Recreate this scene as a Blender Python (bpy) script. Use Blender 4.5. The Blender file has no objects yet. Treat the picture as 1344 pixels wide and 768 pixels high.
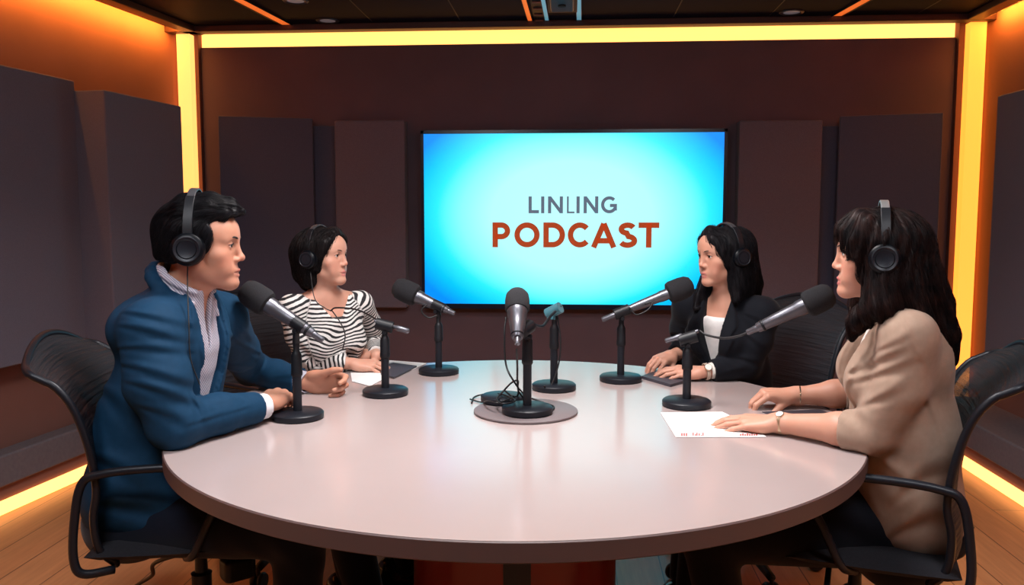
import bpy, math, random, os
import numpy as np
from mathutils import Vector, Matrix
random.seed(7); np.random.seed(7)
scn = bpy.context.scene
COL = scn.collection
PI = math.pi
# ---------------------------------------------------------------- camera (room frame: +Y to the back wall)
FPX = 1115.0; CXP, CYP = 672.0, 384.0
YAW = math.radians(4.0); PIT = math.radians(5.33); CH = 1.31
fw = np.array([-math.sin(YAW)*math.cos(PIT), math.cos(YAW)*math.cos(PIT), -math.sin(PIT)])
rt = np.array([math.cos(YAW), math.sin(YAW), 0.0]); upv = np.cross(rt, fw); CP = np.array([0, 0, CH])
def ray(px, py): return fw + rt*(px-CXP)/FPX - upv*(py-CYP)/FPX
def aty(px, py, y): d = ray(px, py); return CP + d*(y/d[1])            # point at room depth y
def atz(px, py, z): d = ray(px, py); return CP + d*((z-CH)/d[2])       # point at height z
def atp(px, py, o, n): d = ray(px, py); return CP + d*(np.dot(np.array(o)-CP, n)/np.dot(d, n))
def proj(p): v = np.array(p)-CP; w = v@fw; return (CXP+FPX*(v@rt)/w, CYP-FPX*(v@upv)/w)

cam = bpy.data.cameras.new('camera'); camo = bpy.data.objects.new('camera', cam); COL.objects.link(camo)
cam.sensor_width = 36; cam.lens = FPX*36/1344; cam.clip_start = .02
camo.location = (0, 0, CH); camo.rotation_euler = (PI/2-PIT, 0, YAW); scn.camera = camo

# ---------------------------------------------------------------- materials
def mat(name, col=(.5,.5,.5), rough=.6, metal=0, emis=None, es=0, spec=.5, sheen=0, sss=0, coat=0):
    m = bpy.data.materials.new(name); m.use_nodes = True
    b = m.node_tree.nodes['Principled BSDF']
    b.inputs['Base Color'].default_value = (*col, 1); b.inputs['Roughness'].default_value = rough
    b.inputs['Metallic'].default_value = metal; b.inputs['Specular IOR Level'].default_value = spec
    if emis: b.inputs['Emission Color'].default_value = (*emis, 1); b.inputs['Emission Strength'].default_value = es
    if sheen: b.inputs['Sheen Weight'].default_value = sheen
    if coat: b.inputs['Coat Weight'].default_value = coat
    if sss:
        b.inputs['Subsurface Weight'].default_value = sss; b.inputs['Subsurface Radius'].default_value = (.012,.005,.003); b.inputs['Subsurface Scale'].default_value = 1
    return m
def N(m, t, **kw):
    n = m.node_tree.nodes.new(t)
    for k, v in kw.items():
        if k.startswith('i_'): n.inputs[k[2:].replace('_', ' ')].default_value = v
        else: setattr(n, k, v)
    return n
def L(m, a, ao, b, bi): m.node_tree.links.new(a.outputs[ao], b.inputs[bi])
def bsdf(m): return m.node_tree.nodes['Principled BSDF']
def noise_var(m, c1, c2, scale=8, detail=4, bump=0, bscale=None, coords='Object', dist=.002, stretch=None):
    tc = N(m, 'ShaderNodeTexCoord'); n = N(m, 'ShaderNodeTexNoise', i_Scale=scale, i_Detail=detail)
    src = (tc, coords)
    if stretch:
        mp = N(m, 'ShaderNodeMapping'); mp.inputs['Scale'].default_value = stretch; L(m, tc, coords, mp, 'Vector'); src = (mp, 'Vector')
    L(m, src[0], src[1], n, 'Vector')
    r = N(m, 'ShaderNodeValToRGB'); r.color_ramp.elements[0].color = (*c1, 1); r.color_ramp.elements[1].color = (*c2, 1)
    r.color_ramp.elements[0].position = .3; r.color_ramp.elements[1].position = .7
    L(m, n, 'Fac', r, 'Fac'); L(m, r, 'Color', bsdf(m), 'Base Color')
    if bump:
        n2 = N(m, 'ShaderNodeTexNoise', i_Scale=bscale or scale*6, i_Detail=3); L(m, src[0], src[1], n2, 'Vector')
        b = N(m, 'ShaderNodeBump', i_Strength=bump, i_Distance=dist); L(m, n2, 'Fac', b, 'Height'); L(m, b, 'Normal', bsdf(m), 'Normal')
    return m

# ---------------------------------------------------------------- object helpers
def tag(o, label=None, cat=None, group=None, kind=None):
    if label: o['label'] = label
    if cat: o['category'] = cat
    if group: o['group'] = group
    if kind: o['kind'] = kind
    return o
def empty(name, loc=(0,0,0), rz=0):
    o = bpy.data.objects.new(name, None); COL.objects.link(o); o.location = loc; o.rotation_euler = (0,0,rz); o.empty_display_size = .1
    return o
def smooth(me, on=True):
    me.polygons.foreach_set('use_smooth', [on]*len(me.polygons))
def catmull(pts, n=8, closed=False):
    P = [np.array(p, float) for p in pts]; out = []
    m = len(P)
    rng = range(m if closed else m-1)
    for i in rng:
        p0 = P[(i-1) % m] if (closed or i > 0) else 2*P[0]-P[1]
        p1 = P[i]; p2 = P[(i+1) % m]
        p3 = P[(i+2) % m] if (closed or i+2 < m) else 2*P[-1]-P[-2]
        for k in range(n):
            t = k/n
            out.append(.5*((2*p1)+(-p0+p2)*t+(2*p0-5*p1+4*p2-p3)*t*t+(-p0+3*p1-3*p2+p3)*t**3))
    if not closed: out.append(P[-1])
    return out
class MB:
    def __init__(s): s.v = []; s.f = []
    def add(s, v, f):
        o = len(s.v); s.v += [tuple(map(float, p)) for p in v]; s.f += [tuple(i+o for i in q) for q in f]; return s
    def box(s, c, d, R=None):
        v = [np.array([sx*d[0]/2, sy*d[1]/2, sz*d[2]/2]) for sx in (-1,1) for sy in (-1,1) for sz in (-1,1)]
        if R is not None: v = [np.array(R)@p for p in v]
        v = [p+np.array(c) for p in v]
        return s.add(v, [(0,1,3,2),(4,6,7,5),(0,4,5,1),(2,3,7,6),(0,2,6,4),(1,5,7,3)])
    def box2(s, a, b): return s.box([(a[i]+b[i])/2 for i in range(3)], [abs(a[i]-b[i]) for i in range(3)])
    def lathe(s, prof, c=(0,0,0), ax=(0,0,1), n=40, caps=True):
        ax = np.array(ax, float); ax /= np.linalg.norm(ax)
        u = np.cross(ax, [0,0,1] if abs(ax[2]) < .9 else [1,0,0]); u /= np.linalg.norm(u); w = np.cross(ax, u)
        v = []; f = []
        for r, h in prof:
            for k in range(n):
                a = 2*PI*k/n; v.append(np.array(c)+ax*h+(u*math.cos(a)+w*math.sin(a))*r)
        for i in range(len(prof)-1):
            for k in range(n):
                k2 = (k+1) % n; f.append((i*n+k, i*n+k2, (i+1)*n+k2, (i+1)*n+k))
        if caps: f.append(tuple(range(n))[::-1]); f.append(tuple((len(prof)-1)*n+k for k in range(n)))
        return s.add(v, f)
    def cyl(s, a, b, r, r2=None, n=24):
        a = np.array(a, float); b = np.array(b, float); d = b-a; h = np.linalg.norm(d)
        return s.lathe([(r,0),(r if r2 is None else r2,h)], a, d/h, n)
    def tube(s, pts, r, n=10, sm=6, closed=False, flat=1.0):
        P = catmull(pts, sm, closed) if sm else [np.array(p, float) for p in pts]
        m = len(P); rs = r if hasattr(r, '__len__') else [r]*m
        if len(rs) != m: rs = np.interp(np.linspace(0,1,m), np.linspace(0,1,len(rs)), rs)
        T = [P[(i+1) % m]-P[i-1] if closed else P[min(i+1,m-1)]-P[max(i-1,0)] for i in range(m)]
        T = [t/(np.linalg.norm(t)+1e-12) for t in T]
        u = np.cross(T[0], [0,0,1]); 
        if np.linalg.norm(u) < .1: u = np.cross(T[0], [1,0,0])
        u /= np.linalg.norm(u); v = []; f = []
        for i in range(m):
            u = u-T[i]*np.dot(u,T[i]); u /= np.linalg.norm(u); w = np.cross(T[i], u)
            for k in range(n):
                a = 2*PI*k/n; v.append(P[i]+(u*math.cos(a)+w*flat*math.sin(a))*rs[i])
        for i in range(m if closed else m-1):
            for k in range(n):
                k2 = (k+1) % n; j = (i+1) % m; f.append((i*n+k, i*n+k2, j*n+k2, j*n+k))
        if not closed: f.append(tuple(range(n))[::-1]); f.append(tuple((m-1)*n+k for k in range(n)))
        return s.add(v, f)
    def prism(s, poly, off):      # poly: list of 3D points, off: offset vector
        n = len(poly); off = np.array(off, float)
        v = [np.array(p, float) for p in poly]+[np.array(p, float)+off for p in poly]
        f = [tuple(range(n))[::-1], tuple(range(n, 2*n))]+[(i, (i+1) % n, n+(i+1) % n, n+i) for i in range(n)]
        return s.add(v, f)
    def ell(s, c, r, R=None, nu=24, nv=14):
        v = []; f = []
        for i in range(nv+1):
            t = PI*i/nv
            for k in range(nu):
                a = 2*PI*k/nu; p = np.array([r[0]*math.sin(t)*math.cos(a), r[1]*math.sin(t)*math.sin(a), r[2]*math.cos(t)])
                if R is not None: p = np.array(R)@p
                v.append(p+np.array(c))
        for i in range(nv):
            for k in range(nu):
                k2 = (k+1) % nu; f.append((i*nu+k, (i+1)*nu+k, (i+1)*nu+k2, i*nu+k2))
        return s.add(v, f)
    def build(s, name, m, parent=None, sm=False, bevel=0, seg=2, fix=True, loc=None):
        me = bpy.data.meshes.new(name); me.from_pydata(s.v, [], s.f); me.update()
        if fix:
            import bmesh
            bm = bmesh.new(); bm.from_mesh(me); bmesh.ops.remove_doubles(bm, verts=bm.verts, dist=1e-6); bmesh.ops.recalc_face_normals(bm, faces=bm.faces); bm.to_mesh(me); bm.free()
        o = bpy.data.objects.new(name, me); COL.objects.link(o)
        if m: me.materials.append(m)
        if loc is not None: o.location = loc
        if parent: o.parent = parent
        if sm == 'auto' or bevel:
            smooth(me); 
            try: me.set_sharp_from_angle(angle=math.radians(40))
            except Exception: pass
        elif sm: smooth(me)
        if bevel:
            b = o.modifiers.new('bevel', 'BEVEL'); b.width = bevel; b.segments = seg; b.limit_method = 'ANGLE'; b.angle_limit = math.radians(35); b.harden_normals = True
        return o
def rotz(a): c, s_ = math.cos(a), math.sin(a); return np.array([[c,-s_,0],[s_,c,0],[0,0,1]])
def struct(o): o['kind'] = 'structure'; return o
def local_to(o, parent_loc): pass

# ================================================================= materials
M = {}
M['wall'] = noise_var(mat('wall_paint', rough=.75), (.25,.105,.08), (.275,.115,.09), 5, 3, .1, 120)
M['feature'] = noise_var(mat('feature_wall', rough=.7), (.125,.082,.105), (.145,.093,.118), 4, 3, .1, 160)
M['panel'] = noise_var(mat('acoustic_fabric', rough=.95, sheen=.2), (.150,.132,.178), (.182,.160,.208), 260, 2, .5, 700, dist=.001)
M['panel_blue'] = noise_var(mat('acoustic_fabric_blue', rough=.95, sheen=.2), (.078,.086,.145), (.098,.106,.17), 260, 2, .5, 700, dist=.001)
M['ceiling'] = mat('ceiling_tile', (.009,.010,.022), .6, spec=.05)
M['trim'] = mat('cove_trim', (.06,.022,.02), .5)
M['plinth'] = noise_var(mat('plinth_fabric', rough=.9), (.17,.135,.15), (.20,.16,.17), 60, 3, .3, 400)
M['led'] = mat('led_diffuser', (1,.7,.3), .5, emis=(1.0,.41,.10), es=2.5)
M['led_l'] = mat('led_diffuser_pale', (1,.7,.3), .5, emis=(1.0,.36,.09), es=2.1)
M['led_r'] = mat('led_diffuser_amber', (1,.7,.3), .5, emis=(1.0,.30,.03), es=1.9)
M['led_floor'] = mat('led_floor_strip', (1,.7,.3), .5, emis=(1.0,.41,.11), es=3.0)
M['led_hot'] = mat('led_cove_strip', (1,.7,.3), .5, emis=(1.0,.33,.04), es=95)
M['black'] = mat('black_plastic', (.006,.007,.010), .45, spec=.3)
M['blackm'] = mat('black_metal', (.010,.012,.018), .4, .1, spec=.35)
M['steel'] = mat('grey_metal', (.13,.13,.15), .36, .75)
M['chrome'] = mat('chrome', (.6,.6,.62), .2, 1)
M['foam'] = noise_var(mat('foam', rough=.95), (.005,.005,.007), (.016,.016,.020), 500, 2, .8, 900, dist=.001)
M['tabletop'] = noise_var(mat('table_laminate', rough=.17, spec=.9), (.41,.335,.325), (.43,.35,.34), 3, 3)
M['tableside'] = mat('table_edge', (.095,.058,.056), .5)
M['red'] = mat('red_lacquer', (.22,.012,.014), .3)
M['navy'] = mat('navy_recess', (.012,.016,.03), .5)
M['paper'] = mat('paper', (.82,.82,.82), .7)
M['ink'] = mat('red_ink', (.35,.06,.05), .7)
M['bookcover'] = mat('dark_cover', (.05,.045,.06), .5)
M['rubber'] = mat('cable_rubber', (.008,.008,.01), .5)
def floor_mat():
    m = mat('wood_planks', rough=.35)
    tc = N(m, 'ShaderNodeTexCoord'); mp = N(m, 'ShaderNodeMapping'); mp.inputs['Rotation'].default_value = (0,0,PI/2)
    L(m, tc, 'Object', mp, 'Vector')
    br = N(m, 'ShaderNodeTexBrick', i_Scale=1.0); br.offset = .37
    br.inputs['Brick Width'].default_value = 1.9; br.inputs['Row Height'].default_value = .17; br.inputs['Mortar Size'].default_value = .0022
    br.inputs['Color1'].default_value = (.55,.235,.10,1); br.inputs['Color2'].default_value = (.64,.30,.135,1); br.inputs['Mortar'].default_value = (.14,.06,.03,1)
    L(m, mp, 'Vector', br, 'Vector')
    mp2 = N(m, 'ShaderNodeMapping'); mp2.inputs['Scale'].default_value = (22,1.6,1); L(m, tc, 'Object', mp2, 'Vector')
    n = N(m, 'ShaderNodeTexNoise', i_Scale=2.2, i_Detail=6, i_Roughness=.6); L(m, mp2, 'Vector', n, 'Vector')
    mx = N(m, 'ShaderNodeMix', data_type='RGBA', blend_type='MULTIPLY'); mx.inputs[0].default_value = .45
    r = N(m, 'ShaderNodeValToRGB'); r.color_ramp.elements[0].color = (.55,.5,.45,1); r.color_ramp.elements[1].color = (1,1,1,1); r.color_ramp.elements[0].position=.3; r.color_ramp.elements[1].position=.65
    L(m, n, 'Fac', r, 'Fac'); L(m, br, 'Color', mx, 6); L(m, r, 'Color', mx, 7); L(m, mx, 2, bsdf(m), 'Base Color')
    return m
M['floor'] = floor_mat()

# ================================================================= room
HC = 2.40
LC = np.array([-2.33, 5.17]); LN = np.array([-2.78, 1.4])        # left wall trace (corner, near end)
ldir = (LN-LC)/np.linalg.norm(LN-LC); lnor = np.array([-ldir[1], ldir[0]]);  # normal into the room
if lnor[0] < 0: lnor = -lnor
LE = LC+ldir*6.6                                                 # wall runs on past the camera
XR = 2.31; YB = 5.17; YN = -1.3
floor = struct(MB().box2((-3.6,YN,-.1), (2.9,5.5,0)).build('floor', M['floor']))
ceil = MB().box2((-3.6,YN,HC), (2.9,5.5,HC+.1))
struct(ceil.build('ceiling', M['ceiling']))
def quad_wall(a, b, th, z0, z1, name, m):
    a = np.array([*a,0.]); b = np.array([*b,0.]); d = (b-a)/np.linalg.norm(b-a); n = np.array([d[1],-d[0],0])*th
    poly = [a+[0,0,z0], b+[0,0,z0], b+[0,0,z1], a+[0,0,z1]]
    return struct(MB().prism(poly, n).build(name, m))
quad_wall(LE, LC+np.array([0,.2]), -.1, 0, HC, 'wall_left', M['wall']) 
quad_wall((XR,YN), (XR,YB+.2), .1, 0, HC, 'wall_right', M['wall'])
struct(MB().box2((-2.6,YB+.12,0), (2.6,YB+.22,HC)).build('wall_back', M['wall']))
struct(MB().box2((-3.6,YN-.1,0), (2.9,YN,HC)).build('wall_front', M['wall']))
# feature slab standing proud of the back wall; light gap round it
YF = 5.08
fl = aty(263,66,YF); fr = aty(1255,60,YF)
FT = 2.40-.098
struct(MB().box2((fl[0],YF,0), (fr[0],YB+.11,FT)).build('wall_feature', M['feature'], bevel=.006))
# LED: band along the top of the back wall, diffuser profiles in both corners
def led(name, mb, m, label, cat='light'):
    o = mb.build(name, m); tag(o, label, cat); return o
led('led_strip', MB().box2((fl[0]+.002,YF+.02,FT+.002), (fr[0]-.002,YF+.05,HC-.002)), M['led'], 'long warm LED light band running along the top of the back wall', 'light strip')
a = aty(235,150,4.99); b = aty(252,150,4.99)
led('led_strip', MB().box2((a[0],4.99,0), (b[0],5.052,HC-.035)), M['led_l'], 'vertical warm LED strip in the corner left of the screen wall', 'light strip')
a = aty(1264,240,4.99); b = aty(1285,240,4.99)
led('led_strip', MB().box2((a[0],4.99,0), (b[0],5.052,HC-.035)), M['led_r'], 'vertical warm LED strip in the corner right of the screen wall', 'light strip')
# corner housings behind the profiles
struct(MB().box2((-2.33,5.052,0), (fl[0]-.002,5.28,HC)).build('trim_1', M['wall']))
struct(MB().box2((fr[0]+.002,5.052,0), (2.31,5.28,HC)).build('trim_2', M['wall']))
# ceiling edge trims: lip that hides the side cove strips
struct(MB().box2((-2.4,4.93,HC-.035), (2.31,5.015,HC)).build('trim_3', M['trim'], bevel=.004))
o2 = LC+lnor*.10; 
poly = [np.array([*(LC+lnor*.075+ldir*.12),HC-.035]), np.array([*(LC+lnor*.155+ldir*.12),HC-.035]), np.array([*(LE+lnor*.155),HC-.035]), np.array([*(LE+lnor*.075),HC-.035])]
struct(MB().prism(poly, (0,0,.035)).build('trim_4', M['trim'], bevel=.004))
struct(MB().box2((XR-.155,YN,HC-.035), (XR-.075,4.93,HC)).build('trim_5', M['trim'], bevel=.004))
poly = [np.array([*(LC+lnor*.068+ldir*.16),HC-.030]), np.array([*(LC+lnor*.075+ldir*.16),HC-.030]), np.array([*(LE+lnor*.075),HC-.030]), np.array([*(LE+lnor*.068),HC-.030])]
led('led_strip', MB().prism(poly, (0,0,.028)), M['led_hot'], 'hidden warm LED cove strip along the top of the left wall', 'light strip')
led('led_strip', MB().box2((XR-.075,YN,HC-.030), (XR-.068,4.9,HC-.002)), M['led_hot'], 'hidden warm LED cove strip along the top of the right wall', 'light strip')
# plinths with the floor light underneath
def plinth(p0, p1, nrm, w, name):
    p0 = np.array([*p0,0.]); p1 = np.array([*p1,0.]); n = np.array([*nrm,0.])
    struct(MB().prism([p0+[0,0,.13], p0+n*w+[0,0,.13], p0+n*w+[0,0,.27], p0+[0,0,.27]], p1-p0).build(name, M['plinth'], bevel=.012))
    struct(MB().prism([p0, p0+n*(w-.035), p0+n*(w-.035)+[0,0,.13], p0+[0,0,.13]], p1-p0).build(name.replace('baseboard','trim'), M['wall']))
    return (p0, p1, n)
# left
pl = plinth(LC+ldir*.12, LE, lnor, .10, 'baseboard_left')
pr = plinth((XR,4.95), (XR,YN), (-1,0), .31, 'baseboard_right')
def fled(p, w, label):
    p0, p1, n = p
    led('led_strip', MB().prism([p0+n*(w-.034)+[0,0,.004], p0+n*(w-.022)+[0,0,.004], p0+n*(w-.022)+[0,0,.062], p0+n*(w-.034)+[0,0,.062]], p1-p0), M['led_floor'], label, 'light strip')
fled(pl, .10, 'warm LED strip glowing at floor level along the left wall')
fled(pr, .31, 'warm LED strip glowing at floor level along the right wall')

# acoustic panels
n3 = np.array([*lnor, 0.]); d3 = np.array([*ldir, 0.])
def left_panel(xa, ya, xb, yb, ybot, off, th, m, label, bx=0):
    o = np.array([*(LC+lnor*off), 0.])
    pa = atp(xa, ya, o, n3); pb = atp(xb, yb, o, n3); z1 = (pa[2]+pb[2])/2; z0 = atp(xa, ybot, o, n3)[2]
    poly = [np.array([pa[0],pa[1],z0]), np.array([pb[0],pb[1],z0]), np.array([pb[0],pb[1],z1]), np.array([pa[0],pa[1],z1])]
    return tag(MB().prism(poly, -n3*th).build('acoustic_panel', m, bevel=.008), label, 'acoustic panel', 'acoustic panels on the walls')
left_panel(-150, 52, 98, 105, 519, .14, .138, M['panel'], 'tall grey acoustic panel at the left edge, behind the man')
left_panel(137, 117, 238, 140, 462, .30, .298, M['panel'], 'thick dark acoustic panel on the left wall beside the corner light')
def back_panel(xa, xb, ytop, ybot, yd, th, ang, m, label, name='acoustic_panel'):
    # front face spans pixel columns xa..xb at depth yd, turned by ang about its own vertical axis
    pc = aty((xa+xb)/2, ytop, yd); w = (xb-xa)/FPX*yd*1.01/math.cos(ang)
    z0 = aty((xa+xb)/2, ybot, yd)[2]; R = rotz(ang)
    c = np.array([pc[0], yd, (pc[2]+z0)/2])+R@np.array([0, th/2, 0])
    return tag(MB().box((0,0,0), (w, th, pc[2]-z0), R).build('acoustic_panel', m, bevel=.008, loc=c), label, 'acoustic panel', 'acoustic panels on the walls')
back_panel(293, 405, 153.5, 409, 4.90, .06, math.radians(20), M['panel_blue'], 'blue-grey acoustic panel angled out beside the left corner light')
back_panel(438, 531, 158, 404, 4.99, .089, 0, M['panel'], 'grey acoustic panel just left of the screen')
back_panel(400, 440, 165, 404, 5.06, .02, 0, M['panel_blue'], 'narrow recessed dark panel between the two panels left of the screen')
back_panel(974, 1077, 158, 418, 4.99, .089, 0, M['panel'], 'grey acoustic panel just right of the screen')
back_panel(1077, 1113, 165, 418, 5.06, .02, 0, M['panel_blue'], 'narrow recessed dark panel between the two panels right of the screen')
back_panel(1112, 1226, 150, 415, 4.90, .06, math.radians(-16), M['panel_blue'], 'blue-grey acoustic panel angled out beside the right corner light')
# right wall panel
pa = None
def right_panel():
    x = XR-.14; d = ray(1309,126); t = x/d[0]; p = CP+d*t; d = ray(1338,492); q = CP+d*(x/d[0])
    tag(MB().box2((x,p[1],q[2]), (x+.10,p[1]-1.3,p[2])).build('acoustic_panel', M['panel'], bevel=.008), 'tall grey acoustic panel at the right edge, behind the woman in tan', 'acoustic panel', 'acoustic panels on the walls')
right_panel()

# ceiling details: seams, orange light slots, downlights, centre fixture
seam = MB()
for px in (150, 480, 600, 885, 1010, 1200):
    p = atz(px, 20, HC); seam.box2((p[0]-.003,YN+.1,HC-.0015), (p[0]+.003,4.9,HC+.001))
for y in (3.4, 2.2, 1.0): seam.box2((-2.2,y-.003,HC-.0012), (2.1,y+.003,HC+.001))
struct(seam.build('trim_6', M['black']))
slotm = mat('light_slot', (.9,.3,.08), .5, emis=(1,.17,.025), es=.75)
cyanm = mat('cool_light_slot', (.3,.7,.9), .5, emis=(.16,.42,.55), es=.5)
def slot(p0, p1, w, m, label):
    a = atz(*p0, HC); b = atz(*p1, HC); d = (a-b)/np.linalg.norm(a-b); a = a+d*.9; n = np.array([-d[1],d[0],0])*w/2
    r = empty('ceiling_light', (*((a+b)/2)[:2], HC)); tag(r, label, 'light', 'light slots in the ceiling')
    c = (a+b)/2
    MB().prism([a-n-c+[0,0,-.004], a+n-c+[0,0,-.004], b+n-c+[0,0,-.004], b-n-c+[0,0,-.004]], (0,0,.006)).build('diffuser', m, r)
    mb = MB()
    for s_ in (-1,1):
        q = n*s_*1.08; mb.prism([a+q*.9-c+[0,0,-.008], a+q*1.1-c+[0,0,-.008], b+q*1.1-c+[0,0,-.008], b+q*.9-c+[0,0,-.008]], (0,0,.008))
    mb.build('frame', M['blackm'], r)
slot((316,0), (389,38), .055, slotm, 'orange light slot in the ceiling above the seated man')
slot((1134,0), (1084,28), .05, slotm, 'orange light slot in the ceiling above the woman in black')
slot((688,0), (696,27), .024, slotm, 'thin orange light slot beside the ceiling vent in the middle')
slot((713,0), (718,26), .022, cyanm, 'pale slot bordering the dark ceiling fixture on its left')
slot((759.5,0), (760,26), .026, cyanm, 'pale blue slot bordering the dark ceiling fixture on its right')
r = tag(empty('ceiling_vent', (*atz(706,14,HC)[:2], HC)), 'small slatted vent in the middle of the ceiling', 'vent')
mb = MB(); 
for k in range(6): MB().box((0, -.35+k*.14, -.006), (.045, .02, .006)).build('slat', M['wall'], r)
MB().box((0,0,-.002), (.06,.9,.003)).build('backing', M['black'], r)
r = tag(empty('ceiling_fixture', (*atz(738,0,HC)[:2], HC)), 'square blue-grey projector-like box fixed to the middle of the ceiling', 'fixture')
MB().box((0,-.12,-.03), (.12,.30,.05)).build('body', mat('fixture_blue', (.05,.09,.14), .4), r, bevel=.01)
MB().box((0,-.10,-.0035), (.155,.7,.005)).build('backing', M['navy'], r)
MB().lathe([(.02,0),(.02,.006)], (0,-.12,-.061)).build('lens', M['black'], r)
dlm = mat('downlight_face', (.5,.5,.55), .3, emis=(.35,.42,.5), es=.1)
def downlight(px, py, label):
    p = atz(px, py, HC); r = tag(empty('downlight', (p[0],p[1],HC)), label, 'light', 'round downlights in the ceiling')
    MB().lathe([(.045,-.001),(.062,-.006),(.066,-.001)], caps=False).build('trim_ring', M['steel'], r, sm=True)
    MB().lathe([(.0,-.002),(.044,-.002)], caps=False).build('diffuser', dlm, r)
downlight(430, 27, 'round downlight in the ceiling above the woman in stripes')
downlight(388, 1, 'round downlight at the top edge near the orange slot')
downlight(1039, 16, 'round downlight in the ceiling right of the screen')

# ================================================================= screen
def screen():
    yd = 4.985
    tl = aty(552,171.5,yd); br_ = aty(950,407.5,yd); W = aty(955,173,yd)[0]-tl[0]; Hh = tl[2]-br_[2]
    cx = tl[0]+W/2; cz = tl[2]-Hh/2
    r = tag(empty('television', (cx,yd,cz)), 'large wall-mounted flat screen showing a podcast title on cyan', 'screen')
    MB().box((0,.03,0), (W,.05,Hh)).build('casing', M['black'], r, bevel=.006)
    bw = .018; mb = MB()
    mb.box((0,0,Hh/2-bw/2), (W,.012,bw)); mb.box((0,0,-Hh/2+bw*.8), (W,.012,bw*1.6)); mb.box((-W/2+bw/2,0,0), (bw,.012,Hh)); mb.box((W/2-bw/2,0,0), (bw,.012,Hh))
    mb.build('bezel', mat('screen_bezel', (.012,.02,.05), .25), r)
    MB().box((0,.06,0), (.5,.05,.4)).build('wall_bracket', M['blackm'], r)
    m = mat('screen_glow', (0,0,0), .25)
    tc = N(m, 'ShaderNodeTexCoord'); mp = N(m, 'ShaderNodeMapping'); mp.inputs['Scale'].default_value = (1/.98, 0, 1/.66); mp.inputs['Location'].default_value = (.0,0,-.04)
    L(m, tc, 'Object', mp, 'Vector'); vl = N(m, 'ShaderNodeVectorMath', operation='LENGTH'); L(m, mp, 'Vector', vl, 0)
    rp = N(m, 'ShaderNodeValToRGB'); cr = rp.color_ramp
    cr.elements[0].position = .0; cr.elements[0].color = (.46,.88,.9,1); cr.elements[1].position = 1; cr.elements[1].color = (0,.24,.95,1)
    for p, c in ((.45,(.40,.86,.9,1)), (.62,(.22,.90,1,1)), (.76,(.02,.74,1,1)), (.88,(0,.5,.98,1))):
        e = cr.elements.new(p); e.color = c
    ml = N(m, 'ShaderNodeMath', operation='MULTIPLY'); ml.inputs[1].default_value = .94; L(m, vl, 'Value', ml, 0); L(m, ml, 'Value', rp, 'Fac')
    L(m, rp, 'Color', bsdf(m), 'Emission Color'); bsdf(m).inputs['Emission Strength'].default_value = 1.25
    MB().box((0,-.001,.004), (W-2*bw,.006,Hh-2*bw-.012)).build('display', m, r)
    # lettering: strokes of constant width drawn on the display
    def stroke(mb, pts, w, closed=False):
        P = [np.array(p, float) for p in pts]; n = len(P)
        Ls, Rs = [], []
        for i in range(n):
            a = P[i-1] if (i > 0 or closed) else None; c = P[(i+1) % n] if (i < n-1 or closed) else None
            d1 = (P[i]-a)/np.linalg.norm(P[i]-a) if a is not None else None; d2 = (c-P[i])/np.linalg.norm(c-P[i]) if c is not None else None
            if d1 is None: d1 = d2
            if d2 is None: d2 = d1
            n1 = np.array([-d1[1],d1[0]]); n2 = np.array([-d2[1],d2[0]]); nn = n1+n2; nn /= np.linalg.norm(nn); k = 1/max(.35, float(nn@n1))
            Ls.append(P[i]+nn*w/2*k); Rs.append(P[i]-nn*w/2*k)
        for i in range(n if closed else n-1):
            j = (i+1) % n; q = [Ls[i], Ls[j], Rs[j], Rs[i]]
            mb.prism([(p[0],0,p[1]) for p in q], (0,.002,0))
    def arc(cx_, cy_, rx, ry, a0, a1, n=22): return [(cx_+rx*math.cos(math.radians(a0+(a1-a0)*i/n)), cy_+ry*math.sin(math.radians(a0+(a1-a0)*i/n))) for i in range(n+1)]
    def letter(ch, w, h, t):
        S = []; 
        if ch == 'L': S = [[(t/2,h),(t/2,t/2),(w,t/2)]]
        if ch == 'I': S = [[(w/2,h),(w/2,0)]]
        if ch == 'N': S = [[(t/2,0),(t/2,h)], [(t*.55,h-t*.3),(w-t*.55,t*.3)], [(w-t/2,h),(w-t/2,0)]]
        if ch == 'G': S = [arc(w*.52,h/2,w*.52-t/2,h/2-t/2,45,338), [(w*.56,h*.46),(w-t/2,h*.46),(w-t/2,h*.16)]]
        if ch == 'P': S = [[(t/2,0),(t/2,h)], [(t/2,h-t/2)]+arc(w*.5,h*.66,w*.5-t/2,h*.34-t/2,90,-90,14)+[(t/2,h*.32+t/2)]]
        if ch == 'O': S = [('c', arc(w/2,h/2,w/2-t/2,h/2-t/2,0,360,40)[:-1])]
        if ch == 'D': S = [('c', [(t/2,t/2)]+arc(w*.42,h/2,w*.58-t/2,h/2-t/2,-90,90,20)+[(t/2,h-t/2)])]
        if ch == 'C': S = [arc(w*.55,h/2,w*.55-t/2,h/2-t/2,42,318,30)]
        if ch == 'A': S = [[(t*.45,0),(w/2,h-t*.2)], [(w/2,h-t*.2),(w-t*.45,0)], [(w*.22,h*.27),(w*.78,h*.27)]]
        if ch == 'S': S = [arc(w*.5,h*.73,w*.42-t*.3,h*.27-t/2,25,180,14)+arc(w*.5,h*.73,w*.42-t*.3,h*.23-t*.35,180,262,8)[1:]+arc(w*.5,h*.27,w*.47-t*.35,h*.27-t*.45,82,-155,20)]
        if ch == 'T': S = [[(0,h-t/2),(w,h-t/2)], [(w/2,h),(w/2,0)]]
        return S
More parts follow.
